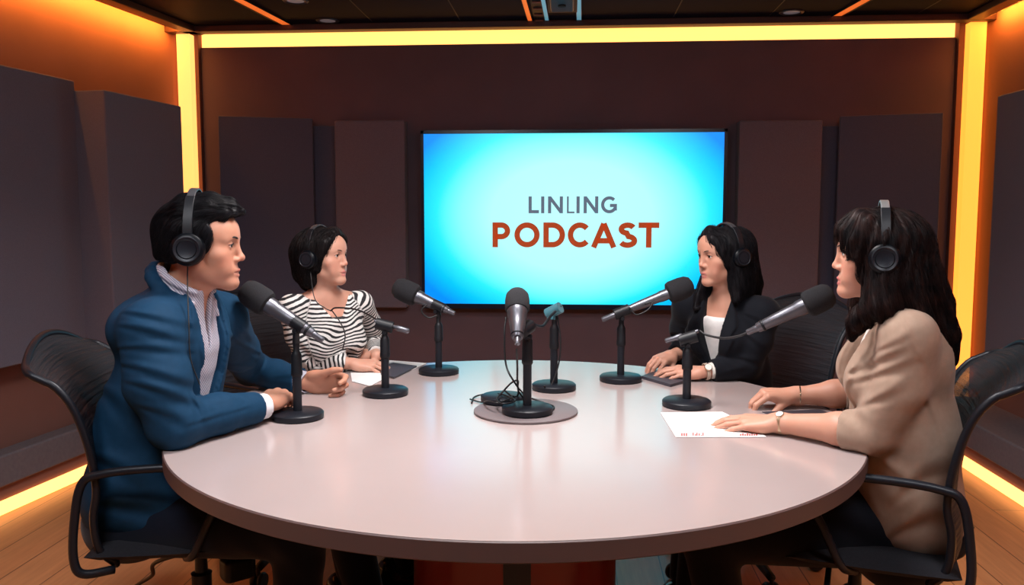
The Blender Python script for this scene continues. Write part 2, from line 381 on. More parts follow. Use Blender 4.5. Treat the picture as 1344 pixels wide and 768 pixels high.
    def word(spec, z0, z1, t, m, name, ym):
        for ch, xa, xb, *o in spec:
            p0 = aty(xa,0,yd)[0]-cx; p1 = aty(xb,0,yd)[0]-cx; mb = MB(); h = z1-z0; tt = t*(o[0] if o else 1)
            for s_ in letter(ch, p1-p0, h, tt):
                if isinstance(s_, tuple): stroke(mb, s_[1], tt, True)
                else: stroke(mb, s_, tt)
            mb.v = [(x+p0, y-.0065, z+z0) for x, y, z in mb.v]
            mb.build('letter', m, r, fix=False)
    s = lambda x: 540+x/2.955
    zz = lambda y: aty(750, y, yd)[2]-cz
    mr = mat('letters_orange', (.35,.05,.01), .6, emis=(.36,.048,.010), es=.9); mg = mat('letters_grey', (.1,.13,.18), .6, emis=(.11,.15,.21), es=.9)
    ox = 3.0
    word([('P',s(313),s(383)),('O',s(400),s(500)),('D',s(515),s(601)),('C',s(612),s(699)),('A',s(705),s(805)),('S',s(812),s(887)),('T',s(893),s(975))], zz(324.8), zz(292), .0315, mr, 'p', 0)
    word([('L',s(456),s(497)),('I',s(506),s(518)),('N',s(533),s(592)),('L',s(608),s(638),.55),('I',s(645),s(659)),('N',s(674),s(732)),('G',s(743),s(806))], zz(280), zz(257.8), .0185, mg, 'l', 0)
screen()

# ================================================================= table
TC = np.array([-.155, 2.328]); TR = .913; TZ = .745
r = tag(empty('conference_table', (TC[0],TC[1],0)), 'large round pinkish-grey table on a dark red drum base', 'table')
MB().lathe([(TR-.006,TZ-.042),(TR,TZ-.038),(TR,TZ-.003),(TR-.003,TZ-.0006)], n=160).build('edge_band', M['tableside'], r, sm='auto')
MB().lathe([(TR-.004,TZ-.02),(TR-.003,TZ)], n=160).build('tabletop', M['tabletop'], r, sm='auto')
MB().lathe([(.285,.0),(.285,TZ-.042)], n=96).build('pedestal', M['red'], r, sm='auto')
ang0 = math.atan2(-TC[1], -TC[0])
mb = MB()
for k in range(8):
    a0 = ang0-.12+.24*k/8+.02; a1 = a0+.03
    mb.prism([(.2855*math.cos(a0),.2855*math.sin(a0),0),(.289*math.cos(a0),.289*math.sin(a0),0),(.289*math.cos(a1),.289*math.sin(a1),0),(.2855*math.cos(a1),.2855*math.sin(a1),0)], (0,0,TZ-.043))
mb.build('inlay_panel', M['navy'], r, sm=False)
MB().lathe([(.33,0),(.33,.025),(.30,.03)], n=80).build('foot_ring', M['navy'], r, sm='auto')
# ================================================================= microphones and their desk stands
def stand_parts(r, h, br=.071, clip=True, seed=0):
    MB().lathe([(br-.004,0),(br,.003),(br,.016),(br-.005,.0205),(.02,.0225),(.018,.0225)], n=56).build('base', M['blackm'], r, sm='auto')
    MB().cyl((0,0,.02), (0,0,h*.62), .0122).build('pole', M['blackm'], r, sm='auto')
    MB().lathe([(.0135,h*.55),(.0158,h*.57),(.0158,h*.62),(.0150,h*.63),(.0145,h*.82),(.011,h*.86),(.0085,h*.88),(.0085,h)], n=28).build('clutch', M['black'], r, sm='auto')
def clip_part(r, p, d, m=None, top=None):
    d = np.array(d, float); d /= np.linalg.norm(d); p = np.array(p, float)
    mb = MB(); mb.tube([p-d*.026, p+d*.026], .0185, 16, 0)
    if top is not None: mb.tube([(0,0,top-.012), (0,0,top), p-np.array([0,0,.012])], [.009,.010,.008], 10, 5)
    mb.cyl(p-[0,0,.028], p-[0,0,.008], .009); s_ = np.cross(d,[0,0,1]); s_ /= np.linalg.norm(s_)
    mb.cyl(p-[0,0,.02]-s_*.017, p-[0,0,.02]+s_*.017, .006, n=14)
    mb.build('clip', m or M['black'], r, sm='auto')
def foam_prof(R, Ln): return [(R*.62,0),(R*.9,Ln*.05),(R,Ln*.16),(R,Ln*.55),(R*.93,Ln*.78),(R*.72,Ln*.93),(R*.35,Ln*.995),(.001,Ln)]
def mic_parts(r, tail, head, R=.036, FL=.085, body=(.021,.011)):
    # tail: free end of the handle, head: far end of the foam
    tail = np.array(tail, float); head = np.array(head, float); d = head-tail; Ln = np.linalg.norm(d); d /= Ln; hb = Ln-FL
    MB().lathe(foam_prof(R,FL), tail+d*hb, d, 32).build('foam_windscreen', M['foam'], r, sm='auto')
    MB().lathe([(body[1],hb*.18),(body[1]*1.15,hb*.2),(body[0]*.9,hb*.62),(body[0],hb*.86),(body[0]*1.12,hb*.9),(body[0]*1.12,hb+.01)], tail, d, 28).build('handle', M['steel'], r, sm='auto')
    MB().lathe([(.0065,0),(.0085,.004),(.0085,hb*.12),(.0095,hb*.13),(.0095,hb*.2)], tail, d, 18).build('plug', M['steel'], r, sm='auto')
    MB().lathe([(body[1]*1.3,hb*.26),(body[1]*1.38,hb*.27),(body[1]*1.42,hb*.29),(body[1]*1.35,hb*.3)], tail, d, 20).build('ring', M['black'], r, sm='auto')
    return d
def mic_stand(px, py, ptop, label, cliptop=True):
    b = atz(px, py, TZ); top = aty(*ptop, b[1])[2]-TZ
    r = tag(empty('microphone_stand', (b[0],b[1],TZ)), label, 'microphone stand', 'microphone stands on the round table')
    stand_parts(r, top); return r, b, top
def mic(label, tail, head, **kw):
    tail = np.array(tail, float); head = np.array(head, float)
    r = tag(empty('microphone', tuple(tail)), label, 'microphone', 'foam-covered microphones on the table')
    mic_parts(r, (0,0,0), head-tail, **kw); return r
# the man's
r, b, h = mic_stand(391, 549, (389,448), 'black desk stand on the table in front of the man in blue')
ta = aty(424,447,b[1]-.02); he = aty(318,378,b[1]+.0)
k = .33; pc = ta*(1-k)+he*k; clip_part(r, pc-b, he-ta, top=h)
mic('foam-covered microphone pointing up at the man in blue', ta, he, R=.038, FL=.088, body=(.0215,.0115))
# woman in stripes: stand with a short rod
r, b, h = mic_stand(506, 518, (505,430), 'black desk stand in front of the woman in stripes, carrying only a short rod')
clip_part(r, [0,0,h+.006], (1,0,-.25)); p0 = aty(491,421,b[1])-b; p1 = aty(533,434,b[1])-b
MB().lathe([(.004,0),(.006,.01),(.0065,.07),(.009,.075),(.009,.11),(.005,.115)], p0, p1-p0, 16).build('rod', M['steel'], r, sm='auto')
# left of screen mic
r, b, h = mic_stand(576, 490, (575,414), 'black desk stand between the woman in stripes and the empty middle')
ta = aty(597,412,b[1]-.02); he = aty(517,375,b[1]+.02); k = .3; clip_part(r, ta*(1-k)+he*k-b, he-ta, top=h)
mic('foam-covered microphone below the left corner of the screen', ta, he, R=.040, FL=.095)
tag(MB().tube([aty(560,400,b[1]-.03), aty(553,408,b[1]-.035), aty(562,417,b[1]-.03), aty(574,414,b[1]-.02)], .003, 8).build('cable', M['rubber'], sm=True), 'short black cable loop under the microphone left of the screen', 'cable')
# centre microphone, seen from behind
r, b, h = mic_stand(692, 546, (692,430), 'black desk stand at the middle of the table, standing on the round mat')
r.location.z = TZ+.009
ta = aty(679,452,2.22); he = aty(679,383,2.36)
clip_part(r, aty(690,432,2.31)-b-[0,0,.009], (.5,1,.3))
mic('foam-covered microphone at the table centre, seen from its cable end', ta, he, R=.034, FL=.075, body=(.025,.013))
# empty holder behind, cyan light of the screen painted into its clip colour
r, b, h = mic_stand(727, 511, (727,414), 'black desk stand behind the centre one with an empty holder')
p = aty(727,408,b[1])-b
clip_part(r, p, (.6,-.3,.35), mat('holder_screen_tint', (.05,.16,.2), .3))
MB().tube([aty(736,402,b[1])-b, aty(722,416,b[1]-.05)-b, aty(712,428,b[1]-.15)-b, aty(698,425,b[1]-.28)-b], .004, 8).build('arm', M['black'], r, sm=True)
MB().tube([p+[.012,0,-.02], p+[.022,-.01,-.1], p+[.016,-.015,-.17], p+[-.01,-.04,-.24], p+[-.03,-.07,-.2605+.03]], .0025, 8).build('lead', M['rubber'], r, sm=True)
# woman in black
r, b, h = mic_stand(814.5, 500, (815,416), 'black desk stand in front of the woman in the black blazer')
ta = aty(790,420,b[1]-.03); he = aty(909,373,b[1]+.01); k = .22; clip_part(r, ta*(1-k)+he*k-b, he-ta, top=h)
mic('foam-covered microphone pointing at the woman in the black blazer', ta, he, R=.038, FL=.09, body=(.017,.008))
tag(MB().tube([aty(826,403,b[1]-.04), aty(835,413,b[1]-.045), aty(850,407,b[1]-.04), aty(856,397,b[1]-.03), aty(846,399,b[1]-.03)], .0025, 8).build('cable', M['rubber'], sm=True), 'black cable wound round the microphone of the woman in black', 'cable')
# woman in tan
r, b, h = mic_stand(901, 533, (903,446), 'black desk stand in front of the woman in the tan blazer')
p0 = aty(873,448,b[1])-b; p1 = aty(918,434,b[1])-b; clip_part(r, [0,0,h+.004], p1-p0)
MB().lathe([(.005,0),(.0075,.004),(.0075,.03),(.009,.034),(.009,.05),(.0055,.055),(.0055,.1)], p0, p1-p0, 16).build('rod', M['steel'], r, sm='auto')
ta = aty(980,437,b[1]-.1); he = aty(1094,384,b[1]-.14)
MB().tube([p1, aty(928,440,b[1]-.02)-b, aty(950,444,b[1]-.06)-b, aty(970,441,b[1]-.09)-b, ta-b], .0035, 8).build('gooseneck', M['rubber'], r, sm=True)
mic('large foam-covered microphone pointing at the woman in the tan blazer', ta, he, R=.037, FL=.082, body=(.020,.012))
# round mat, spare base and tangled cable
c = atz(690,541,TZ); 
tag(MB().lathe([(.145,.0),(.148,.002),(.148,.006),(.145,.008)], n=80).build('round_mat', mat('mat_grey', (.16,.13,.135), .5), sm='auto', loc=(c[0],c[1],TZ+.0005)), 'thin round brown-grey mat at the middle of the table', 'mat')
c2 = atz(660,532,TZ)
tag(MB().lathe([(.062,0),(.066,.003),(.066,.017),(.061,.0205),(.02,.022),(.001,.022)], n=56).build('stand_base', M['blackm'], sm='auto', loc=(c2[0],c2[1]+.01,TZ+.009)), 'spare black round stand base without a pole on the mat', 'stand base')
mb = MB()
zc = TZ+.012
mb.tube([aty(664,416,2.31), aty(662,440,2.29), aty(664,478,2.28), aty(674,500,2.27), atz(690,519,TZ+.036), atz(712,528,TZ+.012), atz(727,534,zc), atz(722,541,zc)], .0026, 8)
mb.tube([aty(678,458,2.22), aty(679,480,2.24), aty(679,500,2.26), atz(680,518,TZ+.036), atz(672,520,TZ+.036), atz(663,513,TZ+.045)], .0028, 8)
mb.tube([atz(619,529,zc-.008), atz(623,521,zc-.008), atz(640,517,TZ+.012), atz(660,518,TZ+.036), atz(676,526,TZ+.037), atz(660,530,TZ+.036), atz(652,524,TZ+.036), atz(662,512,TZ+.05), aty(672,502,2.4), aty(680,500,2.38), aty(680,512,2.36), atz(688,524,TZ+.037)], .0026, 8)
mb.tube([atz(617,524,zc-.008), atz(632,528,zc-.006), atz(641,526,TZ+.034), atz(655,529,TZ+.036), atz(672,521,TZ+.037)], .0022, 8)
tag(mb.build('cable', M['rubber'], sm=True), 'tangled black cables hanging from the centre microphone onto the mat', 'cable')

# ================================================================= papers
def flat_poly(name, pix, z, th, m, label, cat, **kw):
    P = [atz(x, y, z) for x, y in pix]; c = sum(P)/len(P)
    o = MB().prism([p-c for p in P], (0,0,th)).build(name, m, loc=tuple(c)); return tag(o, label, cat, **kw), c
o, c = flat_poly('paper_sheet', [(867,542),(948,541),(993,563),(1006,574),(887,574)], TZ+.001, .0012, M['paper'], 'white sheet with red print under the hands of the woman in tan', 'paper')
mb = MB(); z = TZ+.0024
def quadp(mb, x0, y0, x1, y1): mb.prism([atz(x0,y0,z)-c, atz(x1,y0,z)-c, atz(x1,y1,z)-c, atz(x0,y1,z)-c], (0,0,.0002))
for x0 in (894,897,900): quadp(mb, x0, 568.5, x0+2, 572.5)
pr2 = mb.build('print', M['ink'], o); mb = MB()
for x0, h0 in ((909,568),(912,570),(914,568),(917,569),(920,571),(922,568)): quadp(mb, x0, h0, x0+1.6, 572)
mb.build('print', M['ink'], o); mb = MB()
for x0 in range(971,994,3): quadp(mb, x0, 569+(x0 % 2), x0+2.2, 572)
mb.build('print', M['ink'], o)
flat_poly('paper_sheet', [(1000,541),(1076,538),(1082,540),(1092,545),(1030,552)], TZ+.001, .0012, M['bookcover'], 'dark patch imitating a table reflection under the forearm of the woman in tan', 'paper')  # thin dark slab put in for the reflection in the tabletop
o, c = flat_poly('notebook', [(842,497),(862,489),(898,493),(917,498),(880,508)], TZ+.001, .009, M['bookcover'], 'closed dark notebook under the hands of the woman in black', 'notebook')
flat_poly('paper_sheet', [(460,488),(486,487),(512,493),(486,507),(462,501)], TZ+.001, .0012, M['paper'], 'white sheet beside the hands of the woman in stripes', 'paper')
flat_poly('paper_sheet', [(508,473),(560,477),(540,486),(500,479)], TZ+.001, .0012, M['paper'], 'white sheet lying behind the dark notebook of the woman in stripes', 'paper')
flat_poly('notebook', [(500,483),(516,478),(547,482),(517,497),(500,492)], TZ+.0025, .006, M['bookcover'], 'dark notebook by the stand of the woman in stripes', 'notebook')

# ================================================================= task chairs
def mesh_mat():
    m = mat('chair_mesh', (.02,.02,.026), .6)
    tc = N(m, 'ShaderNodeTexCoord'); mp = N(m, 'ShaderNodeMapping'); L(m, tc, 'UV', mp, 'Vector')
    w1 = N(m, 'ShaderNodeTexWave', bands_direction='X', i_Scale=38.); w2 = N(m, 'ShaderNodeTexWave', bands_direction='Y', i_Scale=44.)
    L(m, mp, 'Vector', w1, 'Vector'); L(m, mp, 'Vector', w2, 'Vector')
    mn = N(m, 'ShaderNodeMath', operation='MULTIPLY'); L(m, w1, 'Fac', mn, 0); L(m, w2, 'Fac', mn, 1)
    g = N(m, 'ShaderNodeMath', operation='GREATER_THAN'); g.inputs[1].default_value = .30; L(m, mn, 'Value', g, 0)
    sub = N(m, 'ShaderNodeMath', operation='SUBTRACT'); sub.inputs[0].default_value = 1.0
    ml = N(m, 'ShaderNodeMath', operation='MULTIPLY'); ml.inputs[1].default_value = .75; L(m, g, 'Value', ml, 0); L(m, ml, 'Value', sub, 1)
    L(m, sub, 'Value', bsdf(m), 'Alpha')
    w3 = N(m, 'ShaderNodeTexNoise', i_Scale=1., i_Detail=2); mp3 = N(m, 'ShaderNodeMapping'); mp3.inputs['Scale'].default_value = (2.2,26,1); L(m, tc, 'UV', mp3, 'Vector'); L(m, mp3, 'Vector', w3, 'Vector')
    b = N(m, 'ShaderNodeBump', i_Strength=.9, i_Distance=.012); L(m, w3, 'Fac', b, 'Height'); L(m, b, 'Normal', bsdf(m), 'Normal')
    return m
M['mesh'] = mesh_mat()
M['seatf'] = noise_var(mat('seat_fabric', rough=.95), (.008,.008,.012), (.014,.014,.02), 200, 2, .5, 500)
def make_chair(HB=1.0, W=.25, tilt=.09, AW=.255):
    r = empty('office_chair')
    # backrest profile (y, z) from bottom to top, seat faces +Y, back at -Y
    prof = [(-.205,.455),(-.235,.50),(-.238,.58),(-.222,.66),(-.232,.77),(-.262,.87),(-.272-tilt*.5,.94),(-.272-tilt,HB)]
    pc = catmull([(0,a,b) for a, b in prof], 6)
    n = len(pc); nu = 17; v = []; f = []; uvs = []
    def wid(t): return W*(.80+.20*math.sin(min(1,t*1.25)*PI/2))*(1 if t < .9 else 1-.18*((t-.9)/.1)**2)
    for i, p in enumerate(pc):
        t = i/(n-1); 
        for k in range(nu):
            s_ = -1+2*k/(nu-1); top = (t > .8)*(t-.8)/.2*(-.05*s_*s_)
            v.append((s_*wid(t), p[1]+.045*s_*s_*(1-.5*t), p[2]+top)); uvs.append((k/(nu-1), t*2))
    for i in range(n-1):
        for k in range(nu-1): f.append((i*nu+k, i*nu+k+1, (i+1)*nu+k+1, (i+1)*nu+k))
    me = bpy.data.meshes.new('backrest'); me.from_pydata(v, [], f); me.update(); uvl = me.uv_layers.new(name='uv')
    for lp in me.loops: uvl.data[lp.index].uv = uvs[lp.vertex_index]
    smooth(me); me.materials.append(M['mesh']); o = bpy.data.objects.new('backrest', me); COL.objects.link(o); o.parent = r
    sd = o.modifiers.new('solid', 'SOLIDIFY'); sd.thickness = .004; sd.offset = 0
    edge = [v[i*nu] for i in range(n)]+[v[(n-1)*nu+k] for k in range(1,nu)]+[v[i*nu+nu-1] for i in range(n-2,-1,-1)]+[v[k] for k in range(nu-2,0,-1)]
    MB().tube(edge, .0095, 10, 0, closed=True).build('back_frame', M['blackm'], r, sm=True)
    MB().tube([(0,-.16,.445),(0,-.235,.47),(0,-.257,.54)], [.02,.017,.012], 10).build('back_spine', M['black'], r, sm=True)
    # seat cushion
    mb = MB(); ny, nx = 14, 14; v = []; f = []
    for j in range(ny+1):
        for i in range(nx+1):
            a = -1+2*i/nx; b = -1+2*j/ny; x = a*.245*(1-.06*b*b); y = b*.235; e = max(abs(a),abs(b))**6
            v.append((x*(1-.0*e), y+.01, (.505-.026*e)+.008*a*a-.012*(b > .5)*(b-.5)*2))
    for j in range(ny):
        for i in range(nx): k = j*(nx+1)+i; f.append((k,k+1,k+nx+2,k+nx+1))
    m0 = len(v); v += [(x*.86, y*.88, .466) for x, y, z in v]
    f += [tuple(q+m0 for q in reversed(t)) for t in f[:]]
    ring = [i for i in range(nx+1)]+[j*(nx+1)+nx for j in range(1,ny+1)]+[ny*(nx+1)+i for i in range(nx-1,-1,-1)]+[j*(nx+1) for j in range(ny-1,0,-1)]
    for i in range(len(ring)): a, b = ring[i], ring[(i+1) % len(ring)]; f.append((a,a+m0,b+m0,b))
    MB().add(v, f).build('seat', M['seatf'], r, sm='auto')
    MB().box((0,.0,.438), (.20,.24,.038)).build('mechanism', M['black'], r, bevel=.012)
    MB().tube([(-.10,.06,.435),(-.20,.06,.425),(-.235,.06,.42)], .007, 8).build('lever', M['black'], r, sm=True)
    MB().box((.10,.11,.385), (.06,.085,.065), rotz(.5)).build('tension_knob', M['black'], r, bevel=.015)
    MB().lathe([(.026,.10),(.026,.33),(.028,.335),(.017,.34),(.015,.425)], n=28).build('column', M['blackm'], r, sm='auto')
    for s_ in (-1,1):
        x = s_*AW
        pts = [(x*.70,.0,.450),(x*.95,.03,.485),(x,.075,.58),(x,.135,.685),(x,.12,.70),(x,-.05,.705),(x,-.17,.697),(x,-.215,.672),(x,-.235,.57),(x,-.238,.49),(x*.98,-.22,.455),(x*.85,-.16,.448)]
        MB().tube(pts, .0105, 10, 6).build('armrest', M['blackm'], r, sm=True)
    for k in range(5):
        a = 2*PI*k/5+.3; d = np.array([math.cos(a),math.sin(a),0])
        MB().tube([d*.02+[0,0,.115], d*.15+[0,0,.10], d*.29+[0,0,.075]], [.026,.019,.014], 10).build('leg', M['black'], r, sm=True)
        cst = MB(); sd_ = np.array([-d[1],d[0],0])
        cst.cyl(d*.29+[0,0,.04], d*.29+[0,0,.075], .007)
        for q in (-1,1): cst.lathe([(.012,0),(.028,.002),(.030,.010),(.026,.018)], d*.285+sd_*(q*.004)+[0,0,.03], sd_*q, 20)
        cst.build('caster', M['rubber'], r, sm='auto')
    return r
def dup(root):
    c = root.copy(); COL.objects.link(c)
    for ch in list(root.children): d = ch.copy(); COL.objects.link(d); d.parent = c
    return c
CHAIRG = 'mesh-back office chairs round the table'
ch0 = make_chair()
ch1 = dup(ch0); ch2 = dup(ch0); ch3 = dup(ch0)
def place(c, x, y, heading, label):
    c.location = (x, y, 0); c.rotation_euler = (0,0,math.radians(heading)-PI/2); tag(c, label, 'chair', CHAIRG)
place(ch0, -1.00, 2.17, 14, 'black mesh office chair the man in the blue suit sits on')
place(ch1, .745, 2.2, 161, 'black mesh office chair the woman in the tan blazer sits on')
place(ch2, -1.03, 3.08, -28, 'black mesh office chair the woman in stripes sits on')
place(ch3, .62, 3.12, 212, 'black mesh office chair the woman in the black blazer sits on')
tag(MB().tube([atz(262,728,.40)+[0,.05,0], atz(205,738,.30), atz(200,755,.2), atz(180,768,.1), atz(150,790,.02), atz(60,830,.008), atz(-60,880,.008)], .006, 8).build('cable', M['rubber'], sm=True), 'black cable trailing to the floor under the chair of the man in blue', 'cable')

# ================================================================= light
def area(name, loc, size, power, col, rot=(0,0,0), sy=None, spread=None):
    l = bpy.data.lights.new(name, 'AREA'); l.energy = power; l.color = col; l.size = size
    if sy: l.shape = 'RECTANGLE'; l.size_y = sy
    if spread: l.spread = spread
    o = bpy.data.objects.new(name, l); COL.objects.link(o); o.location = loc; o.rotation_euler = rot; return o
area('ceiling_softlight', (-.15,2.15,2.36), .6, 35, (1,.94,.92), spread=math.radians(140))
area('fill_light_rear', (-.9,.9,2.36), .7, 24, (.95,.96,1), rot=(math.radians(28),math.radians(10),0), spread=math.radians(150))  # added fill without a fixture, brightens people and back panels
area('fill_light_side', (.9,.9,2.36), .7, 21, (.95,.96,1), rot=(math.radians(28),math.radians(-10),0), spread=math.radians(150))  # second added fill from the right, no lamp modelled there
w = bpy.data.worlds.new('world'); scn.world = w; w.use_nodes = True
w.node_tree.nodes['Background'].inputs[0].default_value = (.05,.045,.06,1); w.node_tree.nodes['Background'].inputs[1].default_value = .3
scn.view_settings.view_transform = 'Standard'; scn.view_settings.look = 'None'; scn.view_settings.gamma = 1; scn.view_settings.exposure = 0; scn.view_settings.use_curve_mapping = False
scn.cycles.max_bounces = 6; scn.cycles.use_denoising = True
# ================================================================= implicit-surface modelling (people, clothes, hair)
F32 = np.float32
def unit(v): v = np.array(v, float); return v/np.linalg.norm(v)
def frame(fwd, up=(0,0,1)):        # columns: right(+X), forward(+Y), up(+Z)
    f = unit(fwd); r = unit(np.cross(f, up)); u = np.cross(r, f); return np.stack([r, f, u], 1)
class Fr:
    def __init__(s, o, R, k=1.0): s.o = np.array(o, float); s.R = np.array(R, float); s.k = k
    def p(s, q): return s.o+s.R@(np.array(q, float)*s.k)
    def inv(s, P): return ((P-s.o)@s.R)/s.k
def smin(a, b, k):
    if k <= 0: return np.minimum(a, b)
    h = np.clip(.5+.5*(b-a)/k, 0, 1); return b*(1-h)+a*h-k*h*(1-h)
def f_cone(a, b, r1, r2):
    a = np.array(a, float); b = np.array(b, float); ba = b-a; bb = max(float(ba@ba), 1e-12)
    def fn(P):
        q = P-a; h = np.clip(q@ba/bb, 0, 1); return np.linalg.norm(q-h[:,None]*ba, axis=1)-(r1+(r2-r1)*h)
    return fn, ((a+b)/2, math.sqrt(bb)/2+max(r1,r2))
def f_chain(pts, rs, k=0.0, flat=None):
    fs = [f_cone(pts[i], pts[i+1], rs[i], rs[i+1]) for i in range(len(pts)-1)]
    c = sum(np.array(p, float) for p in pts)/len(pts); R = max(np.linalg.norm(np.array(p)-c)+r for p, r in zip(pts, rs))
    def fn(P):
        d = fs[0][0](P)
        for g, _ in fs[1:]: d = smin(d, g(P), k)
        return d
    return fn, (c, R+k)
def f_ell(c, r, R=None):
    c = np.array(c, float); r = np.array(r, float); R = np.eye(3) if R is None else np.array(R)
    def fn(P):
        q = (P-c)@R; k0 = np.linalg.norm(q/r, axis=1); k1 = np.linalg.norm(q/(r*r), axis=1)+1e-9
        return k0*(k0-1)/k1
    return fn, (c, max(r))
def f_box(c, h, R=None, rd=.005):
    c = np.array(c, float); h = np.array(h, float); R = np.eye(3) if R is None else np.array(R)
    def fn(P):
        q = np.abs((P-c)@R)-(h-rd); return np.linalg.norm(np.maximum(q,0), axis=1)+np.minimum(q.max(1),0)-rd
    return fn, (c, float(np.linalg.norm(h)))
def f_ecap(fr, a, b, r1, r2, sx, sy=1.0):       # capsule in frame fr with cross-section stretched by sx laterally, sy in depth
    a = np.array(a, float)/[sx,sy,1]; b = np.array(b, float)/[sx,sy,1]; g, _ = f_cone(a, b, r1, r2)
    def fn(P): return g(fr.inv(P)/np.array([sx,sy,1]))*min(1,1)
    m = max(sx,sy,1); return fn, (fr.p((a+b)/2*[sx,sy,1]), np.linalg.norm((b-a)*[sx,sy,1])/2+max(r1,r2)*m)
def f_cut(w, d, R):               # half ball beyond the plane through w facing d
    w = np.array(w, float); d = unit(d)
    def fn(P): q = P-w; return np.maximum(-(q@d), np.linalg.norm(q, axis=1)-R)
    return fn, (w, R)
class SD:
    def __init__(s): s.ops = []; s.disp = None
    def u(s, f, k=.01): s.ops.append(('u', k, *f)); return s
    def sub(s, f, k=.004): s.ops.append(('s', k, *f)); return s
    def inter(s, f, k=.0): s.ops.append(('i', k, f[0], None)); return s
    def ev(s, P, ops=None):
        d = np.full(len(P), 9.0)
        for m, k, fn, b in (s.ops if ops is None else ops):
            e = fn(P)
            if m == 'u': d = smin(d, e, k)
            elif m == 's': d = -smin(-d, e, k)
            else: d = -smin(-d, -e, k)
        if s.disp is not None: d = d+s.disp(P)
        return d
    def mesh(s, h, pad=.02):
        bs = [b for m, k, f, b in s.ops if m == 'u']
        lo = np.min([b[0]-b[1] for b in bs], 0)-pad; hi = np.max([b[0]+b[1] for b in bs], 0)+pad
        B = 16; nb = np.ceil((hi-lo)/(h*B)).astype(int); n = nb*B+1
        G = np.full(n, 1.0, F32); G3 = np.stack(np.meshgrid(*[np.arange(k) for k in nb], indexing='ij'), -1).reshape(-1,3)
        cen = lo+(G3+.5)*B*h; Rb = B*h*.5*math.sqrt(3)
        dc = s.ev(cen)
        g = np.stack(np.meshgrid(*[np.arange(B+1)]*3, indexing='ij'), -1).reshape(-1,3)*h
        for idx, c, d in zip(G3, cen, dc):
            sl = tuple(slice(i*B, i*B+B+1) for i in idx)
            if abs(d) > Rb*1.35+.012: G[sl] = 1.0 if d > 0 else -1.0
        for idx, c, d in zip(G3, cen, dc):
            if abs(d) > Rb*1.35+.012: continue
            ops = [o for o in s.ops if o[3] is None or np.linalg.norm(o[3][0]-c)-o[3][1] < Rb+o[1]+.03]
            sl = tuple(slice(i*B, i*B+B+1) for i in idx)
            P = lo+idx*B*h+g
            G[sl] = s.ev(P, ops).reshape(B+1,B+1,B+1).astype(F32)
        return surface_nets(G, lo, h)
def surface_nets(G, lo, h):
    S = G < 0; C = np.zeros(tuple(k-1 for k in G.shape), np.uint8)
    for i in (0,1):
        for j in (0,1):
            for k in (0,1): C += S[i:S.shape[0]-1+i, j:S.shape[1]-1+j, k:S.shape[2]-1+k]
    act = np.argwhere((C > 0) & (C < 8)); idm = np.full(C.shape, -1, np.int32); idm[tuple(act.T)] = np.arange(len(act))
    acc = np.zeros((len(act),3)); cnt = np.zeros(len(act))
    cor = [(i,j,k) for i in (0,1) for j in (0,1) for k in (0,1)]
    for a in range(8):
        for ax in range(3):
            if cor[a][ax]: continue
            b = list(cor[a]); b[ax] = 1
            ia = act+cor[a]; ib = act+b; va = G[tuple(ia.T)].astype(float); vb = G[tuple(ib.T)].astype(float)
            m = (va < 0) != (vb < 0); t = np.where(m, va/(va-vb+1e-20), 0)
            p = np.array(cor[a], float)+np.zeros((len(act),3)); p[:,ax] += t
            acc[m] += p[m]; cnt[m] += 1
    V = lo+(act+acc/cnt[:,None])*h
    Q = []
    for ax in range(3):
        o1, o2 = [(1,2),(2,0),(0,1)][ax]
        s0 = [slice(None)]*3; s1 = [slice(None)]*3; s0[ax] = slice(0,-1); s1[ax] = slice(1,None)
        X = S[tuple(s0)] != S[tuple(s1)]; e = np.argwhere(X)
        e = e[(e[:,o1] > 0) & (e[:,o2] > 0) & (e[:,o1] < C.shape[o1]) & (e[:,o2] < C.shape[o2])]
        d1 = np.zeros(3,int); d1[o1] = 1; d2 = np.zeros(3,int); d2[o2] = 1
        q = np.stack([idm[tuple((e-d1-d2).T)], idm[tuple((e-d2).T)], idm[tuple(e.T)], idm[tuple((e-d1).T)]], 1)
        inside = S[tuple(e.T)]
        q[~inside] = q[~inside][:,::-1]; Q.append(q)
    Q = np.concatenate(Q); Q = Q[(Q >= 0).all(1)]
    return V, Q
def relax(V, Q, it=1, w=.5):
    n = len(V)
    for _ in range(it):
        A = np.zeros((n,3)); c = np.zeros(n)
        for a, b in ((0,1),(1,2),(2,3),(3,0)):
            for i in range(3): A[:,i] += np.bincount(Q[:,a], V[Q[:,b],i], n)+np.bincount(Q[:,b], V[Q[:,a],i], n)
            c += np.bincount(Q[:,a], minlength=n)+np.bincount(Q[:,b], minlength=n)
        V = V*(1-w)+w*A/np.maximum(c,1)[:,None]
    return V
def mesh_obj(name, V, Q, m, parent, attrs=None):
    base = np.array(parent.location) if parent else np.zeros(3)
    me = bpy.data.meshes.new(name); nq = len(Q); k = Q.shape[1]
    me.vertices.add(len(V)); me.vertices.foreach_set('co', (V-base).astype(F32).ravel())
    me.loops.add(nq*k); me.loops.foreach_set('vertex_index', Q.astype(np.int32).ravel())
    me.polygons.add(nq); me.polygons.foreach_set('loop_start', np.arange(nq, dtype=np.int32)*k)
    try: me.polygons.foreach_set('loop_total', np.full(nq, k, np.int32))
    except Exception: pass
    me.update(calc_edges=True); smooth(me)
    for an, (typ, val) in (attrs or {}).items():
        at = me.attributes.new(an, typ, 'POINT')
        if typ == 'FLOAT_COLOR': at.data.foreach_set('color', np.concatenate([val, np.ones((len(val),1))], 1).astype(F32).ravel())
        else: at.data.foreach_set('value', val.astype(F32))
    o = bpy.data.objects.new(name, me); COL.objects.link(o); me.materials.append(m)
    if parent: o.parent = parent
    return o
